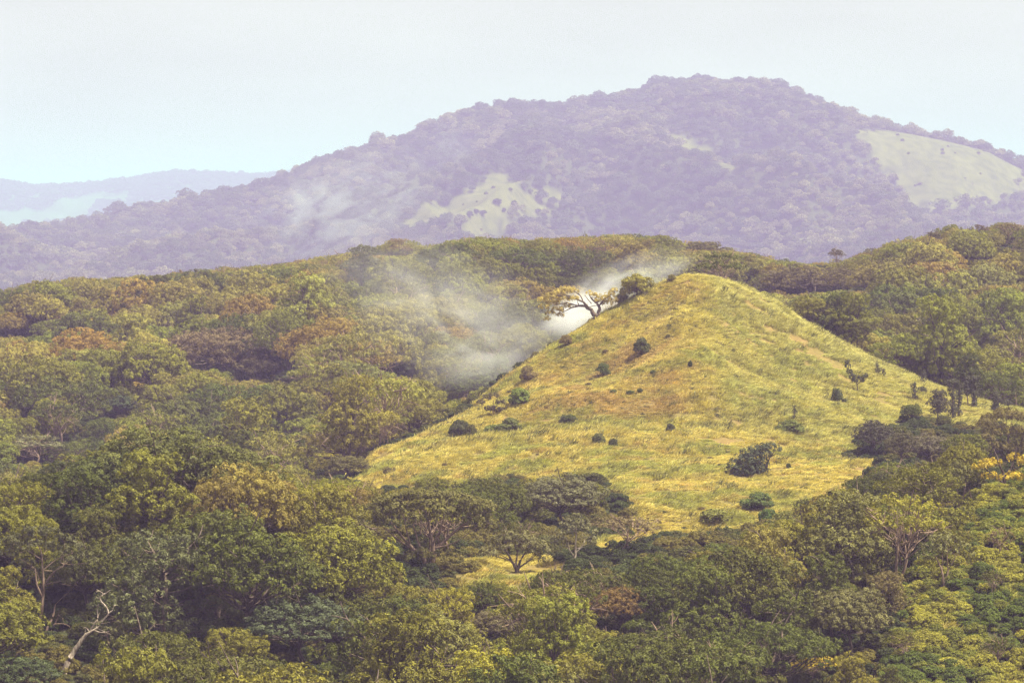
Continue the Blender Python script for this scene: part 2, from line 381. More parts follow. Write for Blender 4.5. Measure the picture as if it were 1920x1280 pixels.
def tubes(paths, rng, sides=6, wob=.0):
    """Tapered tubes along polylines of (x, y, z, r)."""
    V, F, b = [], [], 0
    for P in paths:
        P = np.asarray(P, float)
        t = np.linspace(0, len(P) - 1, (len(P) - 1) * 3 + 1); i = np.minimum(t.astype(int), len(P) - 2); fr = (t - i)[:, None]
        p0 = P[np.maximum(i - 1, 0)]; p1 = P[i]; p2 = P[i + 1]; p3 = P[np.minimum(i + 2, len(P) - 1)]
        Q = .5 * (2 * p1 + (p2 - p0) * fr + (2 * p0 - 5 * p1 + 4 * p2 - p3) * fr ** 2 + (3 * p1 - p0 - 3 * p2 + p3) * fr ** 3)
        if wob: Q[1:, :3] += rng.normal(0, wob, (len(Q) - 1, 3)) * Q[1:, 3:4]
        Q[:, 3] = np.maximum(Q[:, 3], .012)
        T = norm(np.gradient(Q[:, :3], axis=0)); ref = np.where(np.abs(T[:, 2:3]) > .9, np.array([[1., 0, 0]]), np.array([[0, 0, 1.]]))
        A = norm(np.cross(T, ref)); B = np.cross(T, A)
        an = np.arange(sides) / sides * 2 * math.pi
        ring = Q[:, None, :3] + Q[:, None, 3:4] * (np.cos(an)[None, :, None] * A[:, None] + np.sin(an)[None, :, None] * B[:, None])
        n = len(Q); V.append(ring.reshape(-1, 3))
        idx = np.arange(n * sides).reshape(n, sides) + b; nx = np.roll(idx, -1, 1)
        F.append(np.stack([idx[:-1], nx[:-1], nx[1:], idx[1:]], -1).reshape(-1, 4)); b += n * sides
    return np.concatenate(V), np.concatenate(F)

def limbs_to(lobes, rng, H, r0, fork=.35, stems=1, wander=.25, whorl=False):
    """Trunk plus a limb to every lobe."""
    P = []; L = np.array(lobes)
    cx, cy_ = L[:, 0].mean(), L[:, 1].mean()
    forks = []
    for s in range(stems):
        a = rng.uniform(0, 6.28); lean = .1 * H * (s > 0) + rng.uniform(0, .05) * H
        fz = H * fork * rng.uniform(.85, 1.15)
        top = np.array([cx * .4 + lean * math.cos(a), cy_ * .4 + lean * math.sin(a), fz]); base = np.array([.25 * s * math.cos(a), .25 * s * math.sin(a), -.8])
        m = base * .5 + top * .5 + np.append(rng.normal(0, .03 * H, 2), 0)
        end = np.array([cx, cy_, H * .72])
        P.append([(*base, r0 * 1.25), (*m, r0), (*top, r0 * .8), (*(top * .5 + end * .5), r0 * .5), (*end, r0 * .15)]); forks.append(top)
    for (x, y, z, r, fl) in lobes:
        f = forks[rng.integers(stems)]; e = np.array([x, y, z - r * fl * .3])
        st = f + (np.array([cx, cy_, H * .72]) - f) * rng.uniform(0, .45)
        if whorl: st = np.array([cx * .4, cy_ * .4, max(.3, z - .12 * H)])
        m = st * .55 + e * .45 + rng.normal(0, wander, 3) + np.array([0, 0, -.06 * np.linalg.norm(e - st)])
        q = r0 * .42
        P.append([(*st, q), (*m, q * .62), (*e, q * .2)])
        for k in range(2):
            e2 = e + rng.normal(0, r * .6, 3); P.append([(*(m * .4 + e * .6), q * .35), (*e2, q * .1)])
    return P

def lobes_dome(rng, H, R, n=34, zc=.6, top=.4, rad=(.22, .34), fl=.72, bottom=-.25):
    out = []
    tries = 0
    while len(out) < n and tries < 4000:
        tries += 1
        d = rng.normal(0, 1, 3); d /= np.linalg.norm(d)
        if d[2] < bottom: continue
        q = rng.uniform(.62, .86) if len(out) > n * .12 else rng.uniform(.1, .5)
        p = d * q * np.array([R, R, top * H]) + np.array([0, 0, zc * H]); r = R * rng.uniform(*rad)
        if all((p[0] - o[0]) ** 2 + (p[1] - o[1]) ** 2 + ((p[2] - o[2]) * 1.3) ** 2 > (.62 * (r + o[3]) * .95) ** 2 for o in out):
            out.append((*p, r, fl * rng.uniform(.8, 1.15)))
    return out
def lobes_umbrella(rng, H, R, n=40, fl=.34):
    out = []; tries = 0
    while len(out) < n and tries < 5000:
        tries += 1
        a = rng.uniform(0, 6.283); q = math.sqrt(rng.uniform(0, 1)) * R * .88
        lay = rng.choice([0, 0, 1, 2]); z = H * (.88 - .30 * (q / R) ** 2 - .13 * lay) + rng.normal(0, .02 * H); r = R * rng.uniform(.15, .26)
        p = (q * math.cos(a), q * math.sin(a), z)
        if all((p[0] - o[0]) ** 2 + (p[1] - o[1]) ** 2 + ((p[2] - o[2]) * 2.2) ** 2 > (.6 * (r + o[3])) ** 2 for o in out):
            out.append((*p, r, fl * rng.uniform(.8, 1.3)))
    return out
def lobes_tall(rng, H, R, n=34):
    out = []; tries = 0
    while len(out) < n and tries < 5000:
        tries += 1
        h = rng.uniform(.28, .95); w = R * (1 - ((h - .5) / .62) ** 2) * (.8 + .3 * math.sin(h * 17 + R))
        a = rng.uniform(0, 6.283); q = w * rng.uniform(.45, .85)
        p = (q * math.cos(a), q * math.sin(a), h * H); r = R * rng.uniform(.24, .4)
        if all((p[0] - o[0]) ** 2 + (p[1] - o[1]) ** 2 + ((p[2] - o[2]) * 1.3) ** 2 > (.58 * (r + o[3])) ** 2 for o in out):
            out.append((*p, r, rng.uniform(.55, .85)))
    return out

def lobes_tiered(rng, H, R, n=64):
    out = []; tries = 0
    while len(out) < n and tries < 6000:
        tries += 1
        h = rng.uniform(.12, .95); w = R * math.sqrt(max(0, 1 - ((h - .3) / .72) ** 2)) * rng.choice([1, 1, .55])
        a = rng.uniform(0, 6.283); q = w * rng.uniform(.55, .95); p = (q * math.cos(a), q * math.sin(a), h * H); r = R * rng.uniform(.17, .28)
        if all((p[0] - o[0]) ** 2 + (p[1] - o[1]) ** 2 + ((p[2] - o[2]) * 1.8) ** 2 > (.56 * (r + o[3])) ** 2 for o in out):
            out.append((*p, r, rng.uniform(.35, .55)))
    return out
class Form: pass
FORMS = {}
FORM_COL = bpy.data.collections.new('forms')           # prototypes of the stuff instances, not linked to the scene
def make_form(kind, seed, H, R, lobes, leaf=.6, per=13, dens=1., r0=.22, fork=.35, stems=1, low=-.35, upbias=.25, width=.46, bark=None, spray=.43, bare=0):
    rng = np.random.default_rng(seed)
    lb = lobes(rng)
    v, f, sh = foliage(lb, rng, leaf, per, dens, upbias, low, width, spray)
    TP = limbs_to(lb, rng, H, r0, fork, stems, whorl=(kind == 'tiered'))
    for q in range(bare):                                # dead twigs that stick out of the crown
        x, y, z, r, fl = lb[rng.integers(len(lb))]; st = np.array([x * .5, y * .5, z - .5 * r]); dr = norm(np.array([x, y, .6 * R]) + rng.normal(0, .5 * R, 3)); ln = rng.uniform(1.0, 1.8) * r + r
        m1 = st + dr * ln * .55 + rng.normal(0, .2, 3); e = st + dr * ln * 1.15 + rng.normal(0, .35, 3)
        TP.append([(*st, .10), (*m1, .07), (*e, .03)]); e2 = m1 + norm(dr + rng.normal(0, .7, 3)) * ln * .5; TP.append([(*m1, .05), (*(m1 * .5 + e2 * .5 + rng.normal(0, .1, 3)), .04), (*e2, .02)])
    tv, tf = tubes(TP, rng, 6, .05)
    F = Form(); F.H, F.R, F.kind = H, R, kind
    b = bark or M_BARK
    c = add_mesh('crown', v, f, [M_LEAF], link=False, attrs=(('shade', 'FLOAT', sh),)); F.crown = c.data
    t = add_mesh('trunk', tv, tf, [b], link=False, smooth=True); F.trunk = t.data
    j = add_mesh('form_%03d' % len(FORM_COL.objects), np.concatenate([v, tv]), np.concatenate([f, tf + len(v)]), [M_LEAF, b], link=False,
                 fmat=np.concatenate([np.zeros(len(f)), np.ones(len(tf))]), attrs=(('shade', 'FLOAT', np.concatenate([sh, np.full(len(tv), .5)])),))
    FORM_COL.objects.link(j); F.index = len(FORM_COL.objects) - 1
    F.ztop = float(v[:, 2].max()); F.rad = float(np.percentile(np.hypot(v[:, 0], v[:, 1]), 97)); F.zlow = float(np.percentile(v[:, 2], 3))
    FORMS.setdefault(kind, []).append(F); return F
for s in range(5): make_form('dome', 10 + s, 10, 5.2, lambda r: lobes_dome(r, 10, 5.2, n=r.integers(26, 44), zc=r.uniform(.55, .62), rad=(.18, .36)), r0=.24, fork=.3, leaf=.27, per=36, bare=6 * (s % 2))
for s in range(4): make_form('umbrella', 30 + s, 9.5, 7.2, lambda r: lobes_umbrella(r, 9.5, 7.2, r.integers(38, 54)), leaf=.26, per=30, dens=1.15, r0=.3, fork=.28, stems=2, upbias=.1, low=-.5, bare=5 * (s % 2))
for s in range(4): make_form('tall', 50 + s, 12.5, 4.4, lambda r: lobes_tall(r, 12.5, 4.4, 40), leaf=.28, per=32, r0=.22, fork=.4, bare=8 * (s % 2))
for s in range(3): make_form('loose', 70 + s, 9.5, 4.6, lambda r: lobes_dome(r, 9.5, 4.6, 24, .66, .32, (.2, .3), .5, -.1), leaf=.28, dens=.8, per=26, r0=.17, fork=.32, stems=2, bark=M_TAN, bare=10)
for s in range(2): make_form('tiered', 130 + s, 11, 5.6, lambda r: lobes_tiered(r, 11, 5.6), r0=.26, fork=.5, leaf=.27, per=32, low=-.5, upbias=.1, bare=5)
for s in range(6): make_form('bush', 90 + s, 2.6, 1.8, lambda r: lobes_dome(r, 2.6, 1.8 * r.uniform(.8, 1.1), 22, .40, .52, (.16, .42), r.uniform(.6, .95), -.5), leaf=.19, per=15, dens=(2.6 if s % 2 else 3.8), spray=.2, r0=.05, fork=.2, stems=2, low=-.6)
for s in range(3): make_form('small', 110 + s, 9, 4.6, lambda r: lobes_dome(r, 9, 4.6, 22, .58, .42, (.26, .4), .75), leaf=.85, per=9, dens=1.1, r0=.22, spray=.6)
for s in range(2): make_form('flat_small', 120 + s, 9, 6, lambda r: lobes_umbrella(r, 9, 6, 24), leaf=.8, per=9, dens=1.2, r0=.22, spray=.6)

# grass tufts for the instanced grass
GRASS_COL = bpy.data.collections.new('grass_forms')
for s in range(5):
    rng = np.random.default_rng(200 + s); n = 26
    c = np.concatenate([rng.normal(0, .34, (n, 2)), np.full((n, 1), -.08)], 1)
    d = norm(np.stack([rng.normal(.38, .33, n), rng.normal(-.05, .33, n), np.ones(n)], 1))
    L = rng.uniform(.55, 1.15, n)
    s_ = norm(np.cross(d, rng.normal(0, 1, (n, 3)))); W = rng.uniform(.05, .12, n)[:, None]
    bend = np.stack([np.full(n, .30), rng.normal(0, .1, n), np.full(n, -.12)], 1) * L[:, None]
    m = c + d * L[:, None] * .6; tip = c + d * L[:, None] + bend
    v = np.stack([c - s_ * W * .5, c + s_ * W * .5, m + s_ * W * .5, m - s_ * W * .5, tip + s_ * W * .12, tip - s_ * W * .12], 1).reshape(-1, 3)
    k = np.arange(n)[:, None] * 6
    f = np.concatenate([k + np.array([[0, 1, 2, 3]]), k + np.array([[3, 2, 4, 5]])])
    o = add_mesh('tuft_%03d' % s, v, f, [M_GRASS], link=False, attrs=(('shade', 'FLOAT', np.repeat(np.clip(rng.normal(.5, .2, n), 0, 1), 6)),)); GRASS_COL.objects.link(o)

# ------------------------------------------------------------------ stuff: one object of many instances
def stuff(name, label, pos, scl, rot, tint, pick, coll):
    me = bpy.data.meshes.new(name); n = len(pos)
    me.vertices.add(n); me.vertices.foreach_set('co', np.asarray(pos, np.float32).ravel())
    for an, kind, key, data in (('scl', 'FLOAT_VECTOR', 'vector', scl), ('rot', 'FLOAT_VECTOR', 'vector', rot), ('tint', 'FLOAT_VECTOR', 'vector', tint), ('pick', 'INT', 'value', pick)):
        a = me.attributes.new(an, kind, 'POINT'); a.data.foreach_set(key, np.asarray(data, np.int32 if kind == 'INT' else np.float32).ravel())
    o = bpy.data.objects.new(name, me); COL.objects.link(o); o['kind'] = 'stuff'; o['label'] = label
    ng = bpy.data.node_groups.new(name, 'GeometryNodeTree')
    ng.interface.new_socket('Geometry', in_out='INPUT', socket_type='NodeSocketGeometry'); ng.interface.new_socket('Geometry', in_out='OUTPUT', socket_type='NodeSocketGeometry')
    N, L = ng.nodes, ng.links
    gi, go = N.new('NodeGroupInput'), N.new('NodeGroupOutput'); ip = N.new('GeometryNodeInstanceOnPoints'); ci = N.new('GeometryNodeCollectionInfo')
    ci.inputs['Collection'].default_value = coll; ci.inputs['Separate Children'].default_value = True; ci.inputs['Reset Children'].default_value = True
    ip.inputs['Pick Instance'].default_value = True
    def attr(nm, ty):
        a = N.new('GeometryNodeInputNamedAttribute'); a.data_type = ty; a.inputs[0].default_value = nm; return a.outputs['Attribute']
    L.new(gi.outputs[0], ip.inputs['Points']); L.new(ci.outputs[0], ip.inputs['Instance'])
    L.new(attr('pick', 'INT'), ip.inputs['Instance Index']); L.new(attr('scl', 'FLOAT_VECTOR'), ip.inputs['Scale'])
    er = N.new('FunctionNodeEulerToRotation'); L.new(attr('rot', 'FLOAT_VECTOR'), er.inputs[0]); L.new(er.outputs[0], ip.inputs['Rotation'])
    L.new(ip.outputs[0], go.inputs[0])
    md = o.modifiers.new('instances', 'NODES'); md.node_group = ng
    return o

# ------------------------------------------------------------------ trees
TINTS = {'dark green': (.072, .083, .014), 'olive': (.138, .140, .019), 'yellow-green': (.205, .192, .024), 'grey-green': (.145, .146, .042),
         'brownish': (.165, .144, .034), 'rusty': (.200, .148, .032), 'tawny': (.188, .172, .036), 'golden': (.48, .36, .030)}
def empty(name, loc, rz=0.):
    o = bpy.data.objects.new(name, None); COL.objects.link(o); o.location = loc; o.rotation_euler = (0, 0, rz); o.empty_display_size = .5; return o
def tree_object(name, form, loc, scale, rz, tint, label, cat='tree', group=None, tilt=(0, 0)):
    """A tree: an Empty with its crown and trunk as children; meshes are shared between trees of one form."""
    r = empty(name, loc, rz); r.scale = scale if isinstance(scale, tuple) else (scale,) * 3
    r.rotation_euler = (tilt[0], tilt[1], rz)
    r['label'] = label; r['category'] = cat
    if group: r['group'] = group
    t = bpy.data.objects.new('trunk', form.trunk); COL.objects.link(t); t.parent = r
    c = bpy.data.objects.new('crown', form.crown); COL.objects.link(c); c.parent = r; c['tint'] = [float(q) for q in tint]
    return r

rng = np.random.default_rng(7)
def hexgrid(x0, x1, y0, y1, sp, rng, jit=.38):
    out = []; dy = sp * .866; n = int((y1 - y0) / dy)
    for j in range(n):
        xs = np.arange(x0 + (sp * .5 if j % 2 else 0), x1, sp)
        out.append(np.stack([xs, np.full(len(xs), y0 + j * dy)], 1))
    p = np.concatenate(out); return p + rng.uniform(-jit, jit, p.shape) * sp

KEEP = []

def scatter():
    T = []
    P = hexgrid(-130, 130, 372, 700, 9.2, rng)
    P = P[np.abs(P[:, 0]) < .152 * P[:, 1] + 3]
    near = ~grass_mask(P[:, 0], P[:, 1])
    scr = inside(SCRUB, P[:, 0], P[:, 1])
    P = P[near & ~(scr)]
    P = [p for p in P if all((p[0] - kx) ** 2 + (p[1] - ky) ** 2 > kr * kr for kx, ky, kr in KEEP)]
    for x, y in P: T.append((x, y, 0))
    P2 = hexgrid(0, 100, 385, 525, 6.2, rng); P2 = P2[inside(SCRUB, P2[:, 0], P2[:, 1]) & (np.abs(P2[:, 0]) < .15 * P2[:, 1] + 2)]; P2 = P2[rng.uniform(0, 1, len(P2)) < .24]
    for x, y in P2:
        if all((x - kx) ** 2 + (y - ky) ** 2 > kr * kr for kx, ky, kr in KEEP): T.append((x, y, 2))
    Q = hexgrid(-230, 230, 700, 1330, 9.4, rng)
    Q = Q[np.abs(Q[:, 0]) < .150 * Q[:, 1] + 3]; Q = Q[~grass_mask(Q[:, 0], Q[:, 1])]; Q = Q[rng.uniform(0, 1, len(Q)) < .93]
    for x, y in Q: T.append((x, y, 1))
    return T

# ------------------------------------------------------------------ single plants: their own shapes
def mpp(p): return p[1] / FPX                       # metres per photograph pixel at a place
def own_tree(name, label, u, v, paths, lobes, tint, bark=None, cat='tree', group=None, seed=1, leaf=.5, per=11, dens=1.2, keep=4., twigs=0, upbias=.2, low=-.5, wob=.25, width=.46):
    """A plant with its own skeleton: paths of (right, up, depth, radius) and lobes of (right, up, depth, radius, flatness), in photograph pixels at its distance."""
    p = at(u, v, 340, 778); s = mpp(p); r_ = np.random.default_rng(seed)
    root = empty(name, p); root['label'] = label; root['category'] = cat
    if group: root['group'] = group
    P = [[(a * s, d * s, b * s, q * s) for a, b, d, q in path] for path in paths]
    lb = [(a * s, d * s, b * s, q * s, fl) for a, b, d, q, fl in lobes]
    ends = [np.array(q[-1][:3]) for q in P]
    mids = [np.array(pt) for q in P for pt in q[len(q) // 2:]]
    for (x, y, z, r, fl) in lb:                      # a twig to every lobe from the nearest limb point
        e = np.array([x, y, z - r * fl * .2]); m = min(mids, key=lambda m_: np.linalg.norm(m_[:3] - e) + (3 if m_[2] > e[2] else 0))
        if np.linalg.norm(m[:3] - e) > .3:
            q = max(.02, min(m[3] * .5, .09)); mm = m[:3] * .5 + e * .5 + r_.normal(0, .12, 3)
            P.append([(*m[:3], q), (*mm, q * .7), (*e, q * .3)])
    for k in range(twigs):
        m = mids[r_.integers(len(mids))]; e = m[:3] + norm(r_.normal(0, 1, 3) + np.array([0, 0, .5])) * r_.uniform(.6, 2.0) * s * 14
        P.append([(*m[:3], max(.025, m[3] * .4)), (*(m[:3] * .5 + e * .5 + r_.normal(0, .1, 3)), .025), (*e, .012)])
    v_, f_ = tubes(P, r_, 7, wob)
    add_mesh('trunk', v_, f_, [bark or M_BARK], root, smooth=True)
    if lb:
        v_, f_, sh = foliage(lb, r_, leaf * .72, int(per * 1.9), dens * 1.2, upbias, low, width, .39 if leaf > .4 else .26)
        c = add_mesh('crown', v_, f_, [M_LEAF], root, attrs=(('shade', 'FLOAT', sh),)); c['tint'] = [float(q) * 1.35 for q in (TINTS[tint] if isinstance(tint, str) else tint)]
    KEEP.append((p[0], p[1], keep)); LAND.append((u, v, label)); N_SPECIAL.append(root)
    xs = [q[0] for q in lobes] or [q[0] for path in paths for q in path]
    PROT.append((u + min(xs) * .8, u + max(xs) * .8, v - 6, p[1]))
    return root
LAND, N_SPECIAL, PROT = [], [], []

own_tree('windswept_tree', 'bare-limbed windswept tree leaning off the grassy hill beside the white mist', 1118, 601,
    [[(0, -8, 0, 6), (-1, 4, 0, 5.2), (-6, 13, 0, 4.2), (-16, 23, 1, 3), (-32, 26, 2, 2.1), (-46, 22, 3, 1.3), (-62, 14, 3, .6)],
     [(-16, 23, 1, 2.6), (-25, 33, -2, 2), (-38, 39, -4, 1.5), (-58, 46, -6, 1), (-82, 42, -7, .5)],
     [(-25, 33, -2, 1.4), (-30, 45, 2, 1), (-42, 54, 6, .6)],
     [(-32, 26, 2, 1.5), (-55, 31, 6, 1), (-78, 27, 8, .5)],
     [(0, 4, 0, 4.2), (5, 15, 2, 3.3), (6, 25, 3, 2.6), (-2, 32, 3, 2), (-9, 40, 2, 1.3), (-14, 49, 1, .6)],
     [(6, 25, 3, 2.2), (13, 37, 5, 1.6), (25, 45, 7, 1), (36, 53, 8, .5)], [(-4, 34, 3, 1.1), (2, 46, 0, .6)], [(-9, 30, -1, 1), (-22, 46, -4, .5)]],
    [(-97, 24, -4, 9, .45), (-100, 37, -3, 9, .4), (-86, 44, -6, 11, .45), (-72, 51, -4, 11, .45), (-56, 56, -3, 11, .45), (-43, 54, 5, 9, .45), (-82, 31, 8, 11, .4), (-62, 38, 6, 11, .4),
     (-72, 19, 3, 10, .4), (-86, 12, 3, 9, .4), (-54, 26, 7, 9, .4), (-42, 40, -5, 9, .45), (-66, 9, 2, 7, .4), (-92, 2, 2, 6, .4),
     (6, 36, 4, 8, .6), (16, 39, 5, 9, .6), (26, 46, 7, 9, .6), (34, 53, 8, 7, .6), (22, 31, 6, 8, .6), (31, 38, 8, 8, .6), (-12, 50, 1, 6, .5), (1, 45, 0, 7, .5)],
    (.30, .235, .065), M_BARK, seed=3, leaf=.45, per=9, dens=2.0, twigs=16, keep=0)
own_tree('windswept_bush', 'dark wind-sheared bush with an overhanging top on the lower grass', 1408, 890,
    [[(18, -4, 0, 3), (28, 14, 0, 2), (35, 30, 0, 1.4), (44, 44, 0, .7)], [(8, -4, 2, 3), (4, 20, 2, 2), (6, 40, 3, 1)], [(-4, -4, -2, 3), (-20, 16, -3, 1.6), (-28, 24, -2, .8)]],
    [(-38, 6, 0, 10, .8), (-30, 18, 0, 12, .8), (-18, 29, -2, 13, .8), (-4, 38, 0, 14, .7), (10, 46, 2, 13, .6), (24, 51, 0, 12, .55), (38, 52, 0, 11, .45), (50, 47, 2, 8, .4),
     (-20, 8, -8, 14, .9), (-2, 10, -10, 16, .9), (14, 10, -6, 14, .9), (-6, 24, -8, 16, .8), (10, 30, -6, 15, .8), (26, 38, -4, 12, .6), (22, 20, 4, 12, .8), (28, 4, 2, 9, .8), (-28, 2, -4, 9, .7), (0, 2, 12, 16, .8)],
    (.050, .058, .034), seed=4, leaf=.42, per=10, dens=1.7, keep=6, low=-.7)
own_tree('spreading_tree', 'broad flat-topped tree with many bare rising limbs above the small glade', 803, 1080,
    [[(2, -8, 0, 6), (0, 10, 0, 5), (-8, 28, 0, 4), (-34, 58, -2, 3), (-58, 84, -4, 2), (-78, 112, -6, 1)], [(4, -8, 3, 6), (8, 22, 2, 5), (10, 48, 2, 4), (5, 78, 4, 2.6), (-5, 118, 5, 1)],
     [(10, 48, 2, 3.4), (34, 68, 3, 2.6), (62, 92, 5, 1.8), (88, 112, 6, .8)], [(-8, 28, 0, 3), (-18, 60, 6, 2.2), (-30, 100, 10, 1)], [(8, 60, 2, 2.6), (22, 84, -6, 1.8), (30, 116, -9, .8)],
     [(-34, 58, -2, 2), (-40, 86, -12, 1.2), (-46, 112, -16, .6)], [(34, 68, 3, 1.8), (40, 96, 14, 1), (46, 116, 18, .6)], [(-20, 42, 0, 2.2), (-50, 62, 8, 1.4), (-92, 96, 12, .7)], [(14, 52, 0, 1.8), (52, 64, -10, 1.1), (98, 98, -12, .5)]],
    [(x, 152 - 42 * (x / 135) ** 2 + (i * 37 % 9 - 4), (i * 53 % 60) - 30, 17 + (i * 7 % 6), .42) for i, x in enumerate(range(-132, 120, 14))] +
    [(x, 132 - 40 * (x / 135) ** 2 + (i * 29 % 9 - 4), (i * 71 % 90) - 45, 17 + (i * 5 % 6), .4) for i, x in enumerate(range(-125, 115, 17))] +
    [(x, 112 - 34 * (x / 125) ** 2 + (i * 31 % 11 - 5), (i * 43 % 80) - 40, 13 + (i * 5 % 5), .4) for i, x in enumerate(range(-110, 110, 22))] +
    [(-28, 36, -6, 15, .6), (-14, 44, -8, 13, .6), (14, 36, -6, 12, .5), (42, 42, -4, 11, .5)],
    (.105, .095, .026), M_TAN, seed=5, leaf=.46, per=12, dens=1.35, twigs=22, keep=6.5)
own_tree('slender_tree', 'slim tree with a pale forked trunk standing in the glade', 1078, 1062,
    [[(0, -6, 0, 2.6), (0, 18, 0, 2.2), (1, 34, 0, 1.8), (2, 62, 0, 1.1), (2, 80, 0, .5)], [(0, 18, 0, 1.4), (-10, 32, 0, 1), (-13, 48, 0, .5)], [(1, 26, 0, 1.2), (14, 40, 1, .8), (20, 55, 1, .4)]],
    [(2, 88, 0, 14, .6), (-14, 80, 3, 13, .6), (18, 80, -3, 13, .6), (-26, 66, 0, 12, .6), (30, 66, 2, 12, .6), (-32, 52, 3, 12, .6), (34, 50, 0, 11, .6), (-18, 62, 12, 13, .6), (14, 66, 12, 13, .6), (0, 72, -9, 12, .6), (-24, 42, 8, 11, .6), (26, 40, 8, 10, .6)],
    (.12, .112, .055), M_PALE, seed=6, leaf=.42, per=11, dens=1.1, keep=4)
own_tree('low_forked_tree', 'low wide tree forking near the ground at the edge of the glade', 968, 1074,
    [[(0, -6, 0, 4.5), (0, 8, 0, 4), (-8, 22, 0, 2.6), (-20, 42, -2, 1.3)], [(2, 4, 0, 3), (8, 22, 2, 2.2), (18, 40, 2, 1)], [(0, 8, 0, 2.4), (2, 40, 4, 1)], [(4, 8, 0, 2), (26, 24, 3, 1.2), (40, 36, 4, .6)]],
    [(x, 66 - 30 * (x / 62) ** 2 + (i * 29 % 9 - 4), (i * 37 % 40) - 20, 14, .6) for i, x in enumerate(range(-54, 60, 9))] + [(-34, 38, -6, 12, .6), (-16, 46, -9, 12, .6), (8, 48, -9, 12, .6), (34, 36, -6, 12, .6), (50, 28, -2, 10, .6)],
    (.115, .105, .042), M_BARK, seed=7, leaf=.45, per=11, dens=1.2, keep=4.5)
own_tree('pale_trunk_tree', 'tall layered tree with a long pale bare trunk, over the dead snag', 76, 1192,
    [[(0, -10, 0, 4), (1, 28, 0, 3.6), (4, 64, 0, 3), (6, 92, 0, 2.3), (5, 120, 1, 1.7), (3, 148, 1, 1.3), (-4, 172, 1, .7)], [(4, 70, 0, 2.2), (-6, 94, -2, 1.7), (-9, 124, -3, 1)],
     [(6, 92, 0, 1.6), (26, 118, -6, 1.3), (40, 126, -8, 1.1), (46, 132, -8, .9), (40, 136, -9, .7), (43, 150, -9, .5)], [(8, -8, 2, 2.6), (14, 14, 2, 2.2), (24, 34, 2, 1.8), (28, 56, 3, 1)], [(16, -8, 3, 2.2), (24, 14, 3, 1.8), (32, 30, 3, 1)],
     [(24, 18, 2, 1.1), (44, 20, -3, .6), (56, 14, -4, .4)], [(5, 120, 1, 1.2), (30, 140, 6, .8), (60, 152, 8, .5)], [(3, 140, 1, 1), (-26, 158, 4, .7), (-50, 166, 6, .4)]],
    [(-6, 196, 0, 17, .36), (-30, 188, 6, 17, .36), (20, 192, -4, 17, .36), (44, 180, 0, 16, .36), (-54, 176, 2, 16, .36), (64, 166, 6, 15, .36), (84, 150, 4, 15, .36), (60, 142, -4, 14, .36), (-34, 162, 10, 15, .36), (-60, 152, 4, 14, .36),
     (-14, 172, -8, 15, .36), (16, 164, 12, 15, .36), (40, 158, 12, 15, .36), (96, 136, 6, 12, .36), (-28, 132, 14, 14, .36), (30, 120, 14, 13, .36), (60, 122, 10, 13, .36), (-44, 128, 8, 13, .36), (84, 116, 8, 12, .36), (-10, 118, 14, 12, .36), (50, 100, 14, 12, .36), (20, 98, 14, 12, .36)],
    (.080, .078, .032), M_TAN, seed=8, leaf=.42, per=12, dens=1.45, twigs=14, keep=5.5)
own_tree('dead_snag', 'dead leaning snag with a pale twisting bare limb in the dark forest', 118, 1272,
    [[(0, -8, 0, 6.6), (4, 14, 0, 5.6), (14, 36, 0, 5), (30, 62, 0, 4.2), (44, 80, 0, 3.2), (58, 88, 0, 1.8), (70, 96, 1, 1)], [(50, 84, 0, 1.6), (58, 98, -1, 1.4), (66, 112, -1, 1.2), (65, 126, -1, 1.1), (68, 138, -1, .8)],
     [(74, 104, -2, 1.4), (84, 116, -3, 1.8), (86, 122, -3, 1.7), (82, 132, -3, 1.6), (73, 142, -3, 1.5), (71, 150, -3, 1.4), (78, 156, -3, 1.2), (82, 158, -3, .9), (90, 164, -3, .5)], [(86, 120, -3, 1.3), (94, 126, -3, 1.1), (97, 134, -4, .9), (102, 135, -4, .5)],
     [(78, 156, -3, .8), (70, 162, -3, .6), (64, 165, -3, .4)], [(58, 88, 0, 1.2), (72, 84, -2, .8), (88, 86, -3, .4)], [(62, 90, 0, 1), (66, 102, 2, .7), (78, 108, 2, .4)], [(50, 84, 0, 1), (44, 92, 2, .8), (38, 92, 2, .4)], [(64, 92, 0, .9), (84, 82, 3, .5), (90, 80, 3, .3)]],
    [], 'olive', M_PALE, cat='dead tree', seed=9, twigs=10, keep=5, wob=.12)
own_tree('reddish_trunk_tree', 'small layered tree on a thin reddish trunk beside the dead snag', 201, 1262,
    [[(0, -8, 0, 2.4), (1, 30, 0, 2), (2, 52, 0, 1.6), (0, 70, 0, .8)], [(1, 44, 0, 1.1), (6, 62, 1, .7)], [(1, 40, 0, 1), (-6, 58, -1, .6)]],
    [(2, 78, 0, 13, .4), (-14, 72, 3, 11, .4), (18, 74, 2, 11, .4), (30, 68, 4, 9, .4), (6, 64, -4, 9, .4), (-20, 86, 6, 12, .4), (22, 90, 6, 12, .4)],
    (.082, .078, .032), M_TAN, seed=11, leaf=.42, per=11, dens=1.3, keep=3.5)
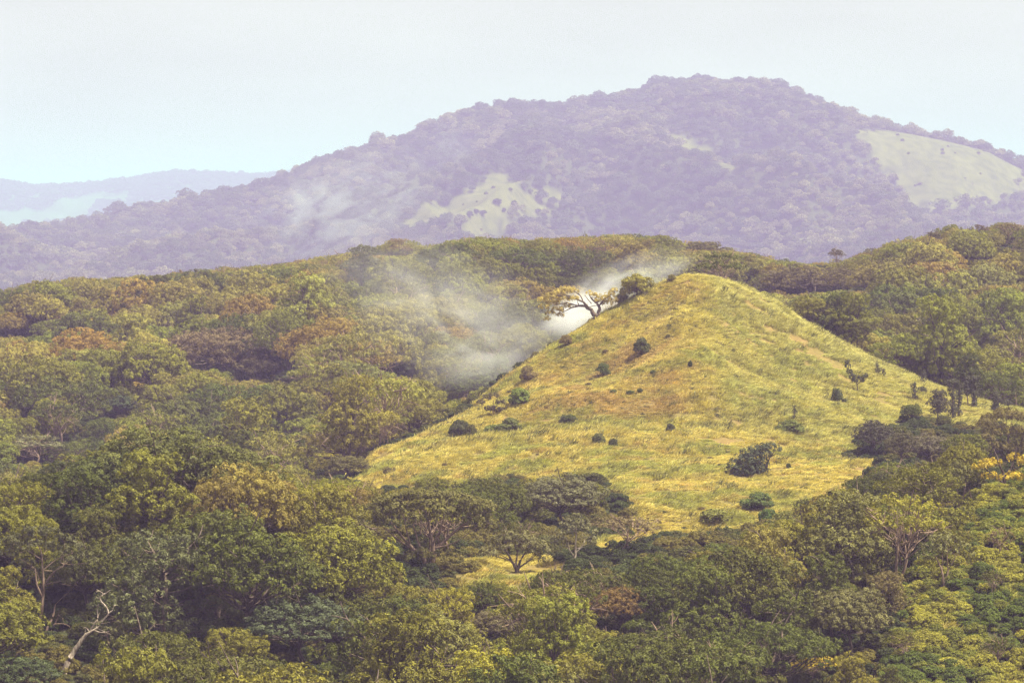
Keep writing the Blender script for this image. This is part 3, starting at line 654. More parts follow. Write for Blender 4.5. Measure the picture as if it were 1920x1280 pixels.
own_tree('many_stemmed_tree', 'flat-topped tree on several thin pale stems high on the right-hand slope', 1797, 965,
    [[(0, -6, 0, 1.6), (-4, 22, 0, 1.4), (-16, 46, -2, .9), (-22, 62, -2, .5)], [(2, -6, 0, 1.6), (0, 30, 0, 1.3), (-4, 58, 0, .6)], [(4, -6, 1, 1.6), (8, 28, 1, 1.3), (14, 56, 2, .6)], [(-2, -6, 1, 1.4), (-10, 24, 2, 1.1), (-12, 54, 3, .5)], [(26, 2, 0, 1.6), (24, 30, 0, 1.2), (18, 50, 0, .6)]],
    [(-2, 82, 0, 17, .45), (-24, 74, 4, 15, .45), (20, 80, 0, 16, .45), (40, 72, 2, 14, .45), (-36, 62, 2, 12, .45), (52, 62, 4, 12, .45), (6, 68, 12, 16, .45), (-16, 64, 12, 14, .45), (28, 64, 12, 14, .45), (8, 66, -8, 13, .45), (-8, 94, 6, 11, .45)],
    (.105, .098, .03), M_TAN, seed=12, leaf=.42, per=11, dens=1.3, keep=4)
own_tree('fan_shaped_tree', 'fan-shaped tree with an open pale crown amid low green scrub', 1771, 1108,
    [[(0, -6, 0, 3), (-2, 20, 0, 2.6), (-8, 44, 0, 1.6), (-18, 66, 0, .7)], [(0, 14, 0, 2.2), (8, 40, 1, 1.5), (22, 66, 2, .6)], [(-4, 30, 0, 1.2), (-4, 72, 3, .5)], [(6, 36, 0, 1.1), (4, 76, -3, .5)]],
    [(0, 98, 0, 14, .55), (-16, 94, 3, 13, .55), (18, 92, -3, 13, .55), (-32, 82, 2, 12, .55), (36, 80, 3, 12, .55), (-24, 74, 8, 12, .5), (24, 72, 8, 11, .5), (4, 84, 9, 13, .55), (-42, 68, 2, 10, .5), (46, 68, 3, 9, .5), (-8, 78, -8, 11, .5), (10, 74, -8, 10, .5)],
    (.135, .128, .048), M_TAN, seed=13, leaf=.44, per=10, dens=1.0, keep=4)
own_tree('thin_crowned_tree', 'slim straw-coloured tree with a sparse twiggy crown in the scrub', 1875, 1062,
    [[(0, -6, 0, 1.8), (0, 22, 0, 1.6), (-3, 40, 0, 1), (-10, 56, 0, .5)], [(0, 20, 0, 1.2), (5, 40, 1, .8), (12, 56, 1, .4)], [(0, 28, 0, .9), (0, 62, 2, .4)]],
    [(0, 62, 0, 9, .5), (-12, 56, 2, 8, .5), (14, 56, 2, 8, .5), (-6, 46, 6, 7, .5), (10, 44, 6, 7, .5), (-18, 46, 0, 6, .5), (20, 48, 0, 6, .5)],
    (.13, .095, .04), M_TAN, seed=14, leaf=.4, per=8, dens=.75, twigs=26, keep=3)
own_tree('golden_tree', 'large tree with bright yellow sunlit foliage tufts at the top of the right-hand slope', 1882, 925,
    [[(0, -6, 0, 4), (0, 30, 0, 3), (-10, 60, 0, 1.6), (-20, 84, 0, .8)], [(0, 26, 0, 2.4), (16, 54, 3, 1.4), (24, 90, 3, .7)], [(-2, 20, 0, 2), (-24, 40, -3, 1.2), (-44, 52, -4, .6)]],
    [(-34, 56, -8, 15, .42), (-48, 50, -4, 11, .42), (-20, 60, -8, 11, .42), (24, 68, -8, 14, .42), (38, 62, -6, 12, .42), (4, 30, -8, 14, .42), (22, 36, -8, 12, .42), (-26, 34, -8, 12, .42), (40, 30, -4, 12, .42)],
    (.34, .25, .025), M_BARK, seed=15, leaf=.44, per=12, dens=1.4, keep=7)
own_tree('spreading_tree', 'olive flat-topped tree rising behind the bright yellow tree', 1890, 890,
    [[(0, -6, 0, 4), (0, 30, 0, 3), (0, 70, 0, 1.6)], [(0, 26, 0, 2.4), (26, 60, 3, 1.2)], [(0, 26, 0, 2.4), (-30, 56, 3, 1.2)]],
    [(x, 112 - 34 * (x / 80) ** 2 + (i * 29 % 9 - 4), (i * 37 % 50) - 15, 17, .42) for i, x in enumerate(range(-44, 90, 11))] + [(x, 84 - 26 * (x / 80) ** 2 + (i * 23 % 9 - 4), (i * 31 % 50) - 25, 16, .42) for i, x in enumerate(range(-46, 90, 15))] + [(x, 52 + (i * 23 % 13 - 6), (i * 31 % 30) - 15, 15, .5) for i, x in enumerate(range(-50, 70, 18))],
    (.115, .092, .024), M_BARK, seed=16, leaf=.44, per=12, dens=1.35, keep=6)
own_tree('vine_covered_sapling', 'forked dark vine-draped sapling alone on the grassy right flank of the hill', 1607, 737,
    [[(0, -4, 0, 1.1), (0, 14, 0, .9), (-4, 24, 0, .8), (-14, 40, 0, .6), (-18, 62, 0, .4)], [(0, 15, 0, .8), (8, 24, 0, .6), (14, 32, 0, .4)]],
    [(-4, 24, 0, 5, .8), (-9, 31, 0, 5.5, .8), (-14, 40, 0, 5, .9), (-17, 50, 0, 4.5, 1), (-19, 59, 0, 4, 1), (8, 24, 0, 4, .8), (12, 30, 0, 5, .7), (15, 34, 0, 4, .7), (-1, 30, 0, 4, .8)],
    (.062, .062, .032), seed=17, leaf=.38, per=9, dens=2.0, keep=0, low=-.8)

# vine-draped stumps along the grass ridge: (column, base row, height px, half-width px, label)
for i, (u, v, h, w, lab) in enumerate((
        (1648, 705, 20, 3.2, 'thin dark vine-draped stem high on the grass ridge, upper of two'), (1658, 706, 15, 2.4, 'short dark vine-draped stem on the grass ridge just below a taller one'),
        (1729, 724, 26, 3.6, 'crooked dark stem poking above the crest of the grass ridge'), (1717, 752, 30, 4, 'bent dark vine-draped stem leaning in the grass below the ridge crest'),
        (1787, 786, 66, 7, 'tall columnar vine-covered trunk, thick twin of the pair on the ridge'), (1796, 782, 60, 5, 'tall columnar vine-covered trunk close against a thicker one'),
        (1815, 766, 52, 4, 'vine-covered trunk with a pale bare middle on the low ridge'), (1826, 768, 56, 6, 'broad vine-covered trunk with a flat leafy cap on the low ridge'),
        (1861, 776, 36, 5, 'dark vine-covered trunk standing before the last stretch of pale grass'), (1872, 788, 46, 5, 'dark vine-covered trunk with a leafy hook to one side near the golden tree'),
        (1488, 790, 26, 3, 'thin dark leafy stem low on the grassy flank'))):
    lean = ((i * 37) % 11 - 5) * .5; r_ = np.random.default_rng(300 + i)
    hook = [(w * 2.6, h * .72, 0, w * 1.5, .6), (w * 4, h * .66, 0, w * 1.2, .5)] if i in (9, 3) else []
    cap = [(dx, h + 3, (dx * 3) % 5, 6, .5) for dx in (-9, -3, 4, 9)] if i in (4, 7) else []
    own_tree('vine_covered_snag', lab, u, v, [[(0, -4, 0, w * .32), (lean, h * .5, 0, w * .26), (lean * 2, h, 0, w * .14)]],
             [(lean * 2 * t + r_.normal(0, w * .25), h * t, r_.normal(0, w * .25), w * r_.uniform(.7, 1.15), 1.0) for t in np.linspace(.12 if i != 6 else .5, 1, max(4, int(h / w * .9)))] + hook + cap,
             (.062, .060, .034), M_TAN if i == 6 else M_BARK, cat='dead tree', group='vine-covered trunks along the grass ridge', seed=320 + i, leaf=.32, per=8, dens=2.2, keep=0, low=-.9)
own_tree('bare_pole', 'thin bare leafless pole in the pale grass near the golden tree', 1905, 770, [[(0, -3, 0, .9), (0, 20, 0, .7), (-1, 36, 0, .3)], [(0, 18, 0, .4), (9, 28, 0, .2)]], [], 'olive', M_TAN, cat='dead tree', seed=340, keep=0)

# bushes on the grass: (column, base row, width px, height px, tint, label)
BUSHES = [
    (1194, 560, 62, 46, (.150, .115, .030), 'round leafy bush on the hilltop, just above the windswept tree'),
    (1166, 562, 26, 22, (.11, .085, .045), 'small brownish bush tucked under the round hilltop bush'),
    (1203, 666, 34, 34, (.055, .050, .028), 'dark rounded bush alone on the upper face of the hill'),
    (1130, 706, 28, 26, (.058, .062, .030), 'small dark bush in the middle of the hill face'),
    (991, 718, 34, 32, (.120, .080, .052), 'reddish-brown dead-leaved bush on the misty edge of the hill'),
    (1061, 650, 26, 22, (.115, .075, .042), 'small brown scrubby bush on the shoulder below the windswept tree'),
    (974, 760, 46, 34, (.095, .100, .030), 'fresh green leafy bush on the lower edge of the hill'),
    (968, 762, 18, 20, (.045, .045, .026), 'little dark bush beside the fresh green bush'),
    (862, 820, 40, 34, (.052, .046, .028), 'dark ragged bush at the low end of the hill, beside a smaller one'),
    (884, 822, 22, 28, (.075, .060, .032), 'brownish upright bush next to the dark ragged bush'),
    (955, 812, 52, 28, (.070, .065, .030), 'wide low dark bush under the fresh green bush'),
    (925, 813, 40, 18, (.090, .090, .034), 'low pale green scrub between two dark bushes'),
    (1066, 797, 38, 20, (.048, .046, .026), 'flat dark bush on the level grass below the hill face'),
    (1124, 838, 28, 26, (.070, .062, .036), 'soft olive bush, larger of a pair on the grass shelf'),
    (1150, 842, 18, 20, (.050, .045, .028), 'small dark bush, smaller of a pair on the grass shelf'),
    (1258, 816, 22, 24, (.060, .052, .034), 'small wind-leaned bush at the lip of the grass shelf'),
    (1294, 692, 10, 14, (.040, .040, .026), 'tiny dark bush on the ridge between the two hill faces'),
    (1570, 758, 22, 32, (.056, .056, .032), 'upright dark bush on the grass under the forked sapling'),
    (1583, 760, 10, 13, (.060, .056, .034), 'tiny dark bush at the foot of an upright one'),
    (1480, 812, 56, 26, (.085, .080, .036), 'wide olive scrub in the crease of the right flank'),
    (1460, 868, 14, 10, (.050, .046, .028), 'tiny dark tuft close by the wind-sheared bush'),
    (1478, 880, 12, 12, (.045, .045, .028), 'tiny black-green bush under the dark tuft'),
    (1650, 838, 30, 18, (.060, .060, .030), 'low dark bush where the grass meets the gully'),
    (1150, 740, 14, 8, (.066, .066, .030), 'tiny low shrub, uppermost of a scatter on the hill face'),
    (1182, 740, 16, 8, (.066, .066, .030), 'tiny low shrub in the middle of a scatter on the hill face'),
    (1200, 738, 12, 8, (.058, .056, .028), 'tiny dark shrub at the end of a scatter on the hill face'),
    (1225, 702, 14, 9, (.058, .058, .030), 'tiny dark shrub above the scatter of low shrubs'),
    (1260, 530, 18, 14, (.120, .090, .045), 'small twiggy bush on the skyline of the hilltop'),
    (1420, 955, 62, 34, (.060, .068, .028), 'dark green thicket bush in the grass below the wind-sheared bush'),
    (1440, 985, 40, 30, (.055, .072, .026), 'deep green bush under the thicket bush'),
    (1340, 985, 66, 30, (.115, .098, .036), 'pale olive bush at the foot of the grass'),
    (730, 890, 26, 14, (.10, .07, .042), 'small brown bush on the lowest grass'),
]
for i, (u, v, w, h, tint, lab) in enumerate(BUSHES):
    p = at(u, v, 340, 778); s = mpp(p); F = FORMS['bush'][i % 6]; tint = (tint[0] * 1.65, tint[1] * 1.9, tint[2] * 1.15)
    name = 'bush' if w * s > 1.7 else 'shrub'
    o = tree_object(name, F, p, (w * s / 2 / F.rad, w * s / 2 / F.rad, h * s / F.ztop), i * 1.7, tint, lab, 'bush', 'bushes scattered over the grassy hill')
    N_SPECIAL.append(o); LAND.append((u, v, lab)); KEEP.append((p[0], p[1], w * s * .45))
own_tree('lone_sapling', 'little tree with a thin straight trunk and flat crown at the hill edge', 925, 782,
    [[(0, -3, 0, .9), (0, 16, 0, .7), (0, 30, 0, .4)], [(0, 16, 0, .4), (-10, 30, 1, .2)], [(0, 18, 0, .4), (10, 28, 1, .2)]],
    [(-14, 34, 0, 9, .5), (0, 38, 0, 10, .5), (-24, 26, 0, 7, .5), (14, 26, 0, 9, .5), (4, 12, 6, 10, .6), (-8, 12, 7, 9, .6), (12, 10, 7, 8, .6)], (.085, .070, .036), M_TAN, seed=350, leaf=.38, per=9, dens=1.3, keep=3)

# trees of the scattered forms that stand out in the photograph: (column, base row, form, seed, width px, height px, tint, label)
PICK = [
    (310, 1225, 'tiered', 0, 280, 235, (.070, .074, .028), 'huge many-tiered dark tree filling the middle of the lower left forest'),
    (300, 990, 'dome', 1, 250, 192, (.076, .078, .018), 'broad rounded tree crowning the left forest crest'),
    (425, 1010, 'dome', 2, 220, 172, (.080, .080, .019), 'rounded tree sloping down from the broad crest tree'),
    (205, 1010, 'dome', 0, 190, 170, (.066, .074, .018), 'rounded tree on the shoulder under the broad crest tree'),
    (105, 1005, 'tall', 1, 130, 145, (.045, .050, .020), 'dark tree group on the crest at the far left forest edge'),
    (185, 1015, 'umbrella', 1, 95, 88, (.17, .16, .03), 'flat bright yellow-green treetop on the left crest'),
    (560, 1265, 'dome', 3, 230, 150, (.056, .066, .032), 'large smooth blue-green tree at the bottom of the left forest'),
    (1525, 1290, 'loose', 1, 90, 60, 'golden', 'bright yellow leafy tree at the very bottom of the scrub'),
    (1665, 1165, 'tiered', 1, 92, 95, (.135, .108, .040), 'shaggy tiered tree with yellowish sprays beside the scrub'),
    (1590, 1245, 'dome', 0, 170, 150, (.105, .096, .034), 'big rounded olive tree at the bottom of the right-hand slope'),
    (1160, 1200, 'dome', 2, 130, 100, (.125, .080, .024), 'orange-tinged rounded tree at the bottom of the ravine'),
    (920, 1220, 'dome', 1, 110, 75, (.115, .095, .048), 'soft tawny rounded tree at the ravine bottom'),
    (1050, 1000, 'dome', 3, 170, 115, (.100, .094, .046), 'broad rounded tree on the lowest grass, over the glade'),
    (1175, 1045, 'loose', 0, 140, 80, (.115, .088, .042), 'brownish feathery low tree at the side of the glade'),
    (650, 905, 'dome', 0, 90, 55, (.092, .080, .028), 'rounded tree at the low tip of the grassy hill'),
    (580, 900, 'tall', 0, 40, 70, (.085, .086, .026), 'narrow vine-hung tree left of the hill tip'),
    (28, 1330, 'dome', 3, 170, 110, (.050, .062, .024), 'dark rounded tree at the bottom under the pale-trunked tree'),
    (1690, 880, 'dome', 1, 70, 70, (.080, .070, .036), 'rounded gully tree with a thin leaning stem'),
    (1640, 862, 'dome', 2, 80, 75, (.055, .050, .032), 'dark gully tree at the bottom edge of the grass flank'),
    (1740, 880, 'dome', 3, 90, 68, (.105, .090, .056), 'pale grey-olive gully tree among darker ones'),
    (1760, 790, 'tall', 3, 46, 62, (.060, .054, .034), 'dark hook-topped tree at the upper end of the gully'),
    (410, 720, 'umbrella', 2, 230, 110, (.110, .080, .038), 'huge brown wide-topped tree in the middle of the valley forest'),
    (480, 720, 'dome', 1, 90, 46, (.105, .085, .045), 'smaller dome beside the huge brown wide-topped tree'),
    (225, 790, 'dome', 2, 70, 50, (.050, .062, .030), 'dark green tree deep in the valley forest'),
    (60, 880, 'loose', 2, 130, 66, (.120, .115, .055), 'pale twiggy tree at the bottom of the valley'),
    (20, 640, 'dome', 0, 70, 52, 'rusty', 'rusty-leaved tree at the edge of the valley forest'),
    (790, 720, 'tall', 1, 70, 65, (.085, .078, .026), 'green-topped tree standing in the veil of mist'),
    (610, 500, 'loose', 0, 30, 34, 'rusty', 'orange-leaved branchy treetop on the ridge skyline'),
    (745, 486, 'tall', 2, 62, 46, (.125, .085, .034), 'tall rust-tinged tree on the ridge skyline behind the mist'),
    (680, 545, 'tall', 0, 90, 88, (.072, .072, .026), 'dark leafy tree on the spur of the left ridge'),
    (1568, 500, 'loose', 1, 34, 42, (.075, .058, .034), 'sparse spiky tree on the skyline of the saddle'),
    (1635, 480, 'loose', 2, 34, 36, (.095, .080, .045), 'sparse pale tree on the skyline near the saddle'),
    (1750, 452, 'tall', 3, 40, 40, (.085, .068, .034), 'shaggy tree on the skyline of the right-hand ridge'),
    (1835, 440, 'tall', 1, 52, 44, (.085, .062, .034), 'wind-tilted shaggy tree on top of the right-hand ridge'),
    (1890, 446, 'loose', 0, 56, 44, (.11, .082, .04), 'spreading sparse tree on top of the right-hand ridge'),
    (1315, 478, 'dome', 1, 110, 46, (.092, .080, .028), 'rounded olive tree on the skyline over the hill'),
    (1520, 560, 'umbrella', 0, 190, 66, (.088, .070, .034), 'wide brown umbrella-topped tree in the forest just behind the hill'),
]
N_PICK = {'tiered': 'layered_tree', 'dome': 'rounded_tree', 'umbrella': 'umbrella_tree', 'tall': 'tall_tree', 'loose': 'open_crowned_tree'}
for i, (u, v, k, sd, w, h, tint, lab) in enumerate(PICK):
    p = at(u, v); s = mpp(p); F = FORMS[k][sd % len(FORMS[k])]; tint = TINTS[tint] if isinstance(tint, str) else tuple(q * 1.4 for q in tint)
    o = tree_object(N_PICK[k], F, p, (w * s / 2 / F.rad, w * s / 2 / F.rad, h * s / F.ztop), i * 2.1, tint, lab, 'tree', None, (0, .22) if 'tilted' in lab else (0, 0))
    N_SPECIAL.append(o); LAND.append((u, v - h * .5, lab)); KEEP.append((p[0], p[1], min(6.5, w * s * .42))); 
    if not (980 < v < 1020 and u < 500): PROT.append((u - w * .4, u + w * .4, v - .3 * h, p[1]))

# ------------------------------------------------------------------ the forest: the trees that show largest one by one, the others as stuff
T = scatter()
tx = np.array([t[0] for t in T]); ty = np.array([t[1] for t in T]); zone = np.array([t[2] for t in T]); tz = terrain(tx, ty)
nT = len(T)
kinds = np.empty(nT, object); scl = np.empty((nT, 3)); tints = np.empty((nT, 3)); tname = np.empty(nT, object); form = np.empty(nT, object)
fam = fbm(tx / 26, ty / 40, 401, 2); pal = fbm(tx / 20, ty / 34, 402, 2)
for i in range(nT):
    u0 = 960 + FPX * tx[i] / ty[i]; q = np.clip(rng.uniform() * .6 + (pal[i] - .5) * 1.9 + .2, 0, .999); r = np.clip(rng.uniform() * .6 + (fam[i] - .5) * 1.9 + .2, 0, .999)
    if zone[i] == 2:
        names, cum = ('dark green', 'olive', 'yellow-green', 'tawny'), (.25, .55, .9, 1); ks, kc = ('tall', 'loose', 'tiered', 'dome'), (.3, .6, .8, 1); base = rng.uniform(.3, .62)
    elif zone[i] == 0:
        left = u0 < 720 + 250 * (ty[i] > 520)
        names, cum = (('dark green', 'olive', 'grey-green', 'yellow-green', 'brownish'), (.46, .86, .94, .99, 1)) if left else (('dark green', 'olive', 'tawny', 'grey-green', 'yellow-green'), (.26, .70, .76, .86, 1))
        ks, kc = ('dome', 'tall', 'tiered', 'umbrella', 'loose'), (.44, .64, .80, .90, 1)
        base = .85 + .8 * rng.uniform() ** 1.4
    else:
        names, cum = ('dark green', 'olive', 'tawny', 'brownish', 'grey-green', 'rusty'), (.14, .58, .93, .965, .995, 1)
        ks, kc = ('dome', 'umbrella', 'tall', 'loose'), (.50, .80, .92, 1)
        base = .75 + 1.1 * rng.uniform() ** 2
    nm = names[int(np.searchsorted(cum, q))]; k = ks[int(np.searchsorted(kc, r))]
    F = FORMS[k][rng.integers(len(FORMS[k]))]
    kinds[i], tname[i], form[i] = k, nm, F
    b = base * (.9 if k == 'umbrella' else 1); scl[i] = (b * rng.uniform(.95, 1.15), b * rng.uniform(.95, 1.15), b * rng.uniform(.88, 1.08))
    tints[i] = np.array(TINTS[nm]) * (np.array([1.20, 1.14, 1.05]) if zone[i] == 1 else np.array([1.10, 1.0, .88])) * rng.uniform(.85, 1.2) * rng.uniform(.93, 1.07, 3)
rotz = rng.uniform(0, 6.283, nT)
# how high the canopies reach (pixel rows of the photograph): no tree stands above these lines
NEAR_U = [0, 150, 230, 300, 450, 560, 640, 690, 850, 1000, 1120, 1180, 1250, 1400, 1500, 1600, 1660, 1700, 1760, 1850, 1920]
NEAR_V = [878, 852, 806, 796, 838, 868, 862, 900, 884, 872, 888, 985, 1030, 968, 925, 884, 850, 815, 802, 792, 770]
FAR_U = [0, 120, 200, 350, 520, 600, 700, 745, 800, 900, 1000, 1100, 1200, 1300, 1390, 1480, 1560, 1640, 1720, 1800, 1920]
FAR_V = [537, 512, 512, 500, 486, 474, 456, 438, 450, 434, 440, 432, 430, 442, 465, 482, 487, 456, 432, 412, 404]
SIL_U = [690, 800, 900, 980, 1050, 1120, 1200, 1290, 1420, 1500, 1600, 1700, 1800, 1920]
SIL_V = [850, 815, 770, 705, 645, 600, 560, 520, 550, 600, 658, 703, 740, 770]
keep = np.ones(nT, bool)
for i in range(nT):
    for tries in range(6):
        uu, vt = unpix(tx[i], ty[i], tz[i] + form[i].ztop * scl[i, 2])
        if zone[i] != 1: lim = np.interp(uu, NEAR_U, NEAR_V) + 26 * float(vnoise(uu / 30, ty[i], 3))
        else:
            lim = np.interp(uu, FAR_U, FAR_V) + 10 * float(vnoise(uu / 15, ty[i], 3))
            if ty[i] < 905 and 780 < uu < 1330: lim = np.interp(uu, SIL_U, SIL_V) - (8 if uu > 930 else 45)
        for a, b, vb, Yp in PROT:
            if ty[i] < Yp - 1 and a - 30 < uu < b + 30: lim = max(lim, vb)
        if vt >= lim: break
        scl[i] *= .86
    else: keep[i] = False
tx, ty, tz, zone, kinds, scl, tints, tname, form, rotz = (q[keep] for q in (tx, ty, tz, zone, kinds, scl, tints, tname, form, rotz)); nT = len(tx)
ztop = np.array([f.ztop for f in form]) * scl[:, 2]; zlow = np.array([f.zlow for f in form]) * scl[:, 2]; rad = np.array([f.rad for f in form]) * scl[:, 0]
# drop trees that would poke through the bare hill's silhouette from the near side is not needed; estimate what shows
U0, V0 = unpix(tx, ty, tz + ztop); _, V1 = unpix(tx, ty, tz + zlow); RU = rad / ty * FPX
buf = -np.ones((320, 480), int); order = np.argsort(-ty)
blocked = np.zeros(nT, bool)
for f_ in np.linspace(.3, .985, 48):
    xx, yy, zz = tx * f_, ty * f_, CZ + (tz + ztop - CZ) * f_
    blocked |= terrain(xx, yy) > zz
gxx = np.arange(480) * 4 + 2; gyy = np.arange(320) * 4 + 2
for i in order:
    if blocked[i]: continue
    cu, cv, ru, rv = U0[i], (V0[i] + V1[i]) / 2, RU[i], max(2, (V1[i] - V0[i]) / 2)
    a0, a1 = max(0, int((cu - ru) / 4)), min(480, int((cu + ru) / 4) + 1); b0, b1 = max(0, int((cv - rv) / 4)), min(320, int((cv + rv) / 4) + 1)
    if a1 <= a0 or b1 <= b0: continue
    m = ((gxx[a0:a1][None] - cu) / ru) ** 2 + ((gyy[b0:b1][:, None] - cv) / rv) ** 2 < 1
    buf[b0:b1, a0:a1][m] = i
vis = np.bincount(buf[buf >= 0].ravel(), minlength=nT)
N_IND = 300 - len([o for o in N_SPECIAL if o['category'] == 'tree'])
top = np.argsort(-vis)[:N_IND]; ind = np.zeros(nT, bool); ind[top] = True

SHAPE = {'tiered': 'many-tiered', 'dome': 'round-crowned', 'umbrella': 'flat-topped', 'tall': 'tall narrow', 'loose': 'open-crowned'}
marks = [(a, b, t) for a, b, t in LAND]
SHORT = {}
def short(t):
    return t.split(',')[0]
def mark_name(lab):
    w = lab.split()
    return ' '.join(w[:9])
MARKS = [(1118, 601, 'the windswept tree'), (1415, 860, 'the wind-sheared bush'), (800, 960, 'the tree with bare rising limbs'), (1078, 1010, 'the slim pale-forked tree'), (968, 1030, 'the low forked tree'),
    (80, 1060, 'the pale-trunked tree'), (150, 1200, 'the dead snag'), (1797, 900, 'the many-stemmed tree'), (1771, 1040, 'the fan-shaped tree'), (1880, 860, 'the golden tree'),
    (310, 1110, 'the huge many-tiered tree'), (300, 850, 'the broad crest tree'), (185, 930, 'the yellow-green treetop'), (560, 1200, 'the blue-green tree'), (1525, 1260, 'the bright yellow tree'),
    (1665, 1110, 'the shaggy tiered tree'), (1590, 1170, 'the big rounded olive tree'), (1160, 1150, 'the orange-tinged tree'), (920, 1180, 'the soft tawny tree'), (1050, 930, 'the tree over the glade'),
    (650, 880, 'the low tip of the hill'), (410, 650, 'the huge brown tree'), (225, 760, 'the dark valley tree'), (60, 850, 'the pale twiggy tree'), (20, 610, 'the rusty tree'), (790, 690, 'the green-topped tree in mist'),
    (610, 480, 'the orange-leaved treetop'), (745, 450, 'the tall rust-tinged tree'), (680, 500, 'the dark spur tree'), (1568, 470, 'the spiky saddle tree'), (1750, 430, 'the shaggy skyline tree'), (1890, 420, 'the sparse ridge tree'),
    (1315, 450, 'the skyline tree over the hill'), (1520, 530, 'the brown umbrella-topped tree'), (1690, 840, 'the gully trees'), (1194, 537, 'the hilltop bush'), (150, 520, 'the left end of the ridge'), (1750, 620, 'the middle of the right forest'), (500, 800, 'the valley mouth')]
ORD = ['nearest', 'second', 'third', 'fourth', 'fifth', 'sixth', 'seventh', 'eighth', 'ninth', 'tenth', 'eleventh', 'twelfth']
groups = {}
for i in top:
    cu, cv = U0[i], (V0[i] * .6 + V1[i] * .4)
    d = [math.hypot(cu - a, (cv - b) * 1.3) for a, b, _ in MARKS]; j = int(np.argmin(d)); a, b, nm = MARKS[j]
    dx, dy = cu - a, (cv - b) * 1.3
    rel = ('right of' if dx > 0 else 'left of') if abs(dx) > abs(dy) else ('downhill of' if dy > 0 else 'uphill of')
    sz = 'big ' if RU[i] > 85 else ('small ' if RU[i] < 34 else '')
    groups.setdefault((sz, tname[i], SHAPE[kinds[i]], rel, nm), []).append((d[j], i))
for (sz, tn, shp, rel, nm), lst in groups.items():
    lst.sort()
    for n, (dd, i) in enumerate(lst):
        lab = f'{sz}{tn} {shp} tree {rel} {nm}' if len(lst) == 1 else f'{sz}{tn} {shp} tree {rel} {nm}, {ORD[min(n, 11)]} such'
        u0 = U0[i]
        grp = 'trees of the forest behind the hill' if zone[i] == 1 else ('trees of the left foreground forest' if u0 < 760 else 'trees of the right-hand slope and ravine')
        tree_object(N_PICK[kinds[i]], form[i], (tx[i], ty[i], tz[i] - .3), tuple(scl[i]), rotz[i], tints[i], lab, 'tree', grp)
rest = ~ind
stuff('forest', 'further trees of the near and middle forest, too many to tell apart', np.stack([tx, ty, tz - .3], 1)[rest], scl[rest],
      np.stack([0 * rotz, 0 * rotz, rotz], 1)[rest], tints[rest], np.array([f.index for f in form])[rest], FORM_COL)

# woods of the far mountain
P = hexgrid(-1040, 1040, 4950, 6850, 15.0, rng); P = P[np.abs(P[:, 0]) < .149 * P[:, 1]]
P = P[(~_mead(P[:, 0], P[:, 1])) | (rng.uniform(0, 1, len(P)) < .03 + .6 * (P[:, 0] > 300) * np.maximum(0, fbm(P[:, 0] / 50, P[:, 1] / 80, 888, 3) - .45) + .12 * (P[:, 1] < 6000) * (P[:, 0] > 500))]; n = len(P)
sm = [f.index for f in FORMS['small']] + [f.index for f in FORMS['flat_small']]
pk = np.array(sm)[rng.choice(5, n, p=[.27, .27, .26, .1, .1])]; inm = _mead(P[:, 0], P[:, 1]); pk[inm] = FORMS['bush'][2].index
b = (.9 + 1.5 * rng.uniform(0, 1, n) ** 1.8) * (1 + .45 * (rng.uniform(0, 1, n) > .93)); ct = fbm(P[:, 0] / 130, P[:, 1] / 200, 501, 4) + rng.normal(0, .14, n)
b[inm] = rng.uniform(.8, 2.2, inm.sum()); ct[inm] = ct[inm] * .6 + .25
tt = np.where((ct < .45)[:, None], np.array([.080, .088, .042]), np.where((ct < .62)[:, None], np.array([.140, .130, .058]), np.array([.215, .180, .088]))) * rng.uniform(.8, 1.25, (n, 1))
stuff('mountain_forest', 'forest over the hazy mauve mountain', np.stack([P[:, 0], P[:, 1], terrain(P[:, 0], P[:, 1]) - .5], 1), np.stack([b, b, b * rng.uniform(.85, 1.1, n)], 1),
      np.stack([np.zeros(n), np.zeros(n), rng.uniform(0, 6.28, n)], 1), tt, pk, FORM_COL)
# the few bushes and single trees on its meadows
MB = [(932, 384, 17, 12), (964, 387, 14, 12), (945, 398, 8, 8), (905, 404, 18, 10), (880, 407, 16, 12), (893, 402, 12, 10)]
for i, (u, v, w, h) in enumerate(MB):
    p = at(u, v, 4980, 6500); s = mpp(p); F = FORMS['bush'][i % 6]
    tree_object('bush', F, p, (w * s / 2 / F.rad, w * s / 2 / F.rad, h * s / F.ztop), i, (.05, .045, .03),
                ['round bush, uppermost on the pale mountain meadow', 'round bush on the mountain meadow at the end of the row', 'smallest bush on the pale mountain meadow', 'low wide bush in the lower part of the mountain meadow', 'lowest bush at the bottom fringe of the mountain meadow', 'bush squeezed between two low ones on the mountain meadow'][i], 'bush', 'bushes on the mountain meadow')
# woods of the distant blue hills
P = hexgrid(-2250, 2250, 12080, 14750, 31., rng); P = P[np.abs(P[:, 0]) < .15 * P[:, 1]]
P = P[(rng.uniform(0, 1, len(P)) < distant_wood(P[:, 0], P[:, 1]) + .01) & (960 + FPX * P[:, 0] / P[:, 1] < 720)]; n = len(P)
b = rng.uniform(1.7, 3.3, n)
stuff('distant_forest', 'tree belts on the faint blue hills', np.stack([P[:, 0], P[:, 1], terrain(P[:, 0], P[:, 1]) - 1], 1), np.stack([b, b, b], 1),
      np.stack([np.zeros(n), np.zeros(n), rng.uniform(0, 6.28, n)], 1), np.tile([.055, .11, .045], (n, 1)), np.array(sm)[rng.integers(0, 5, n)], FORM_COL)

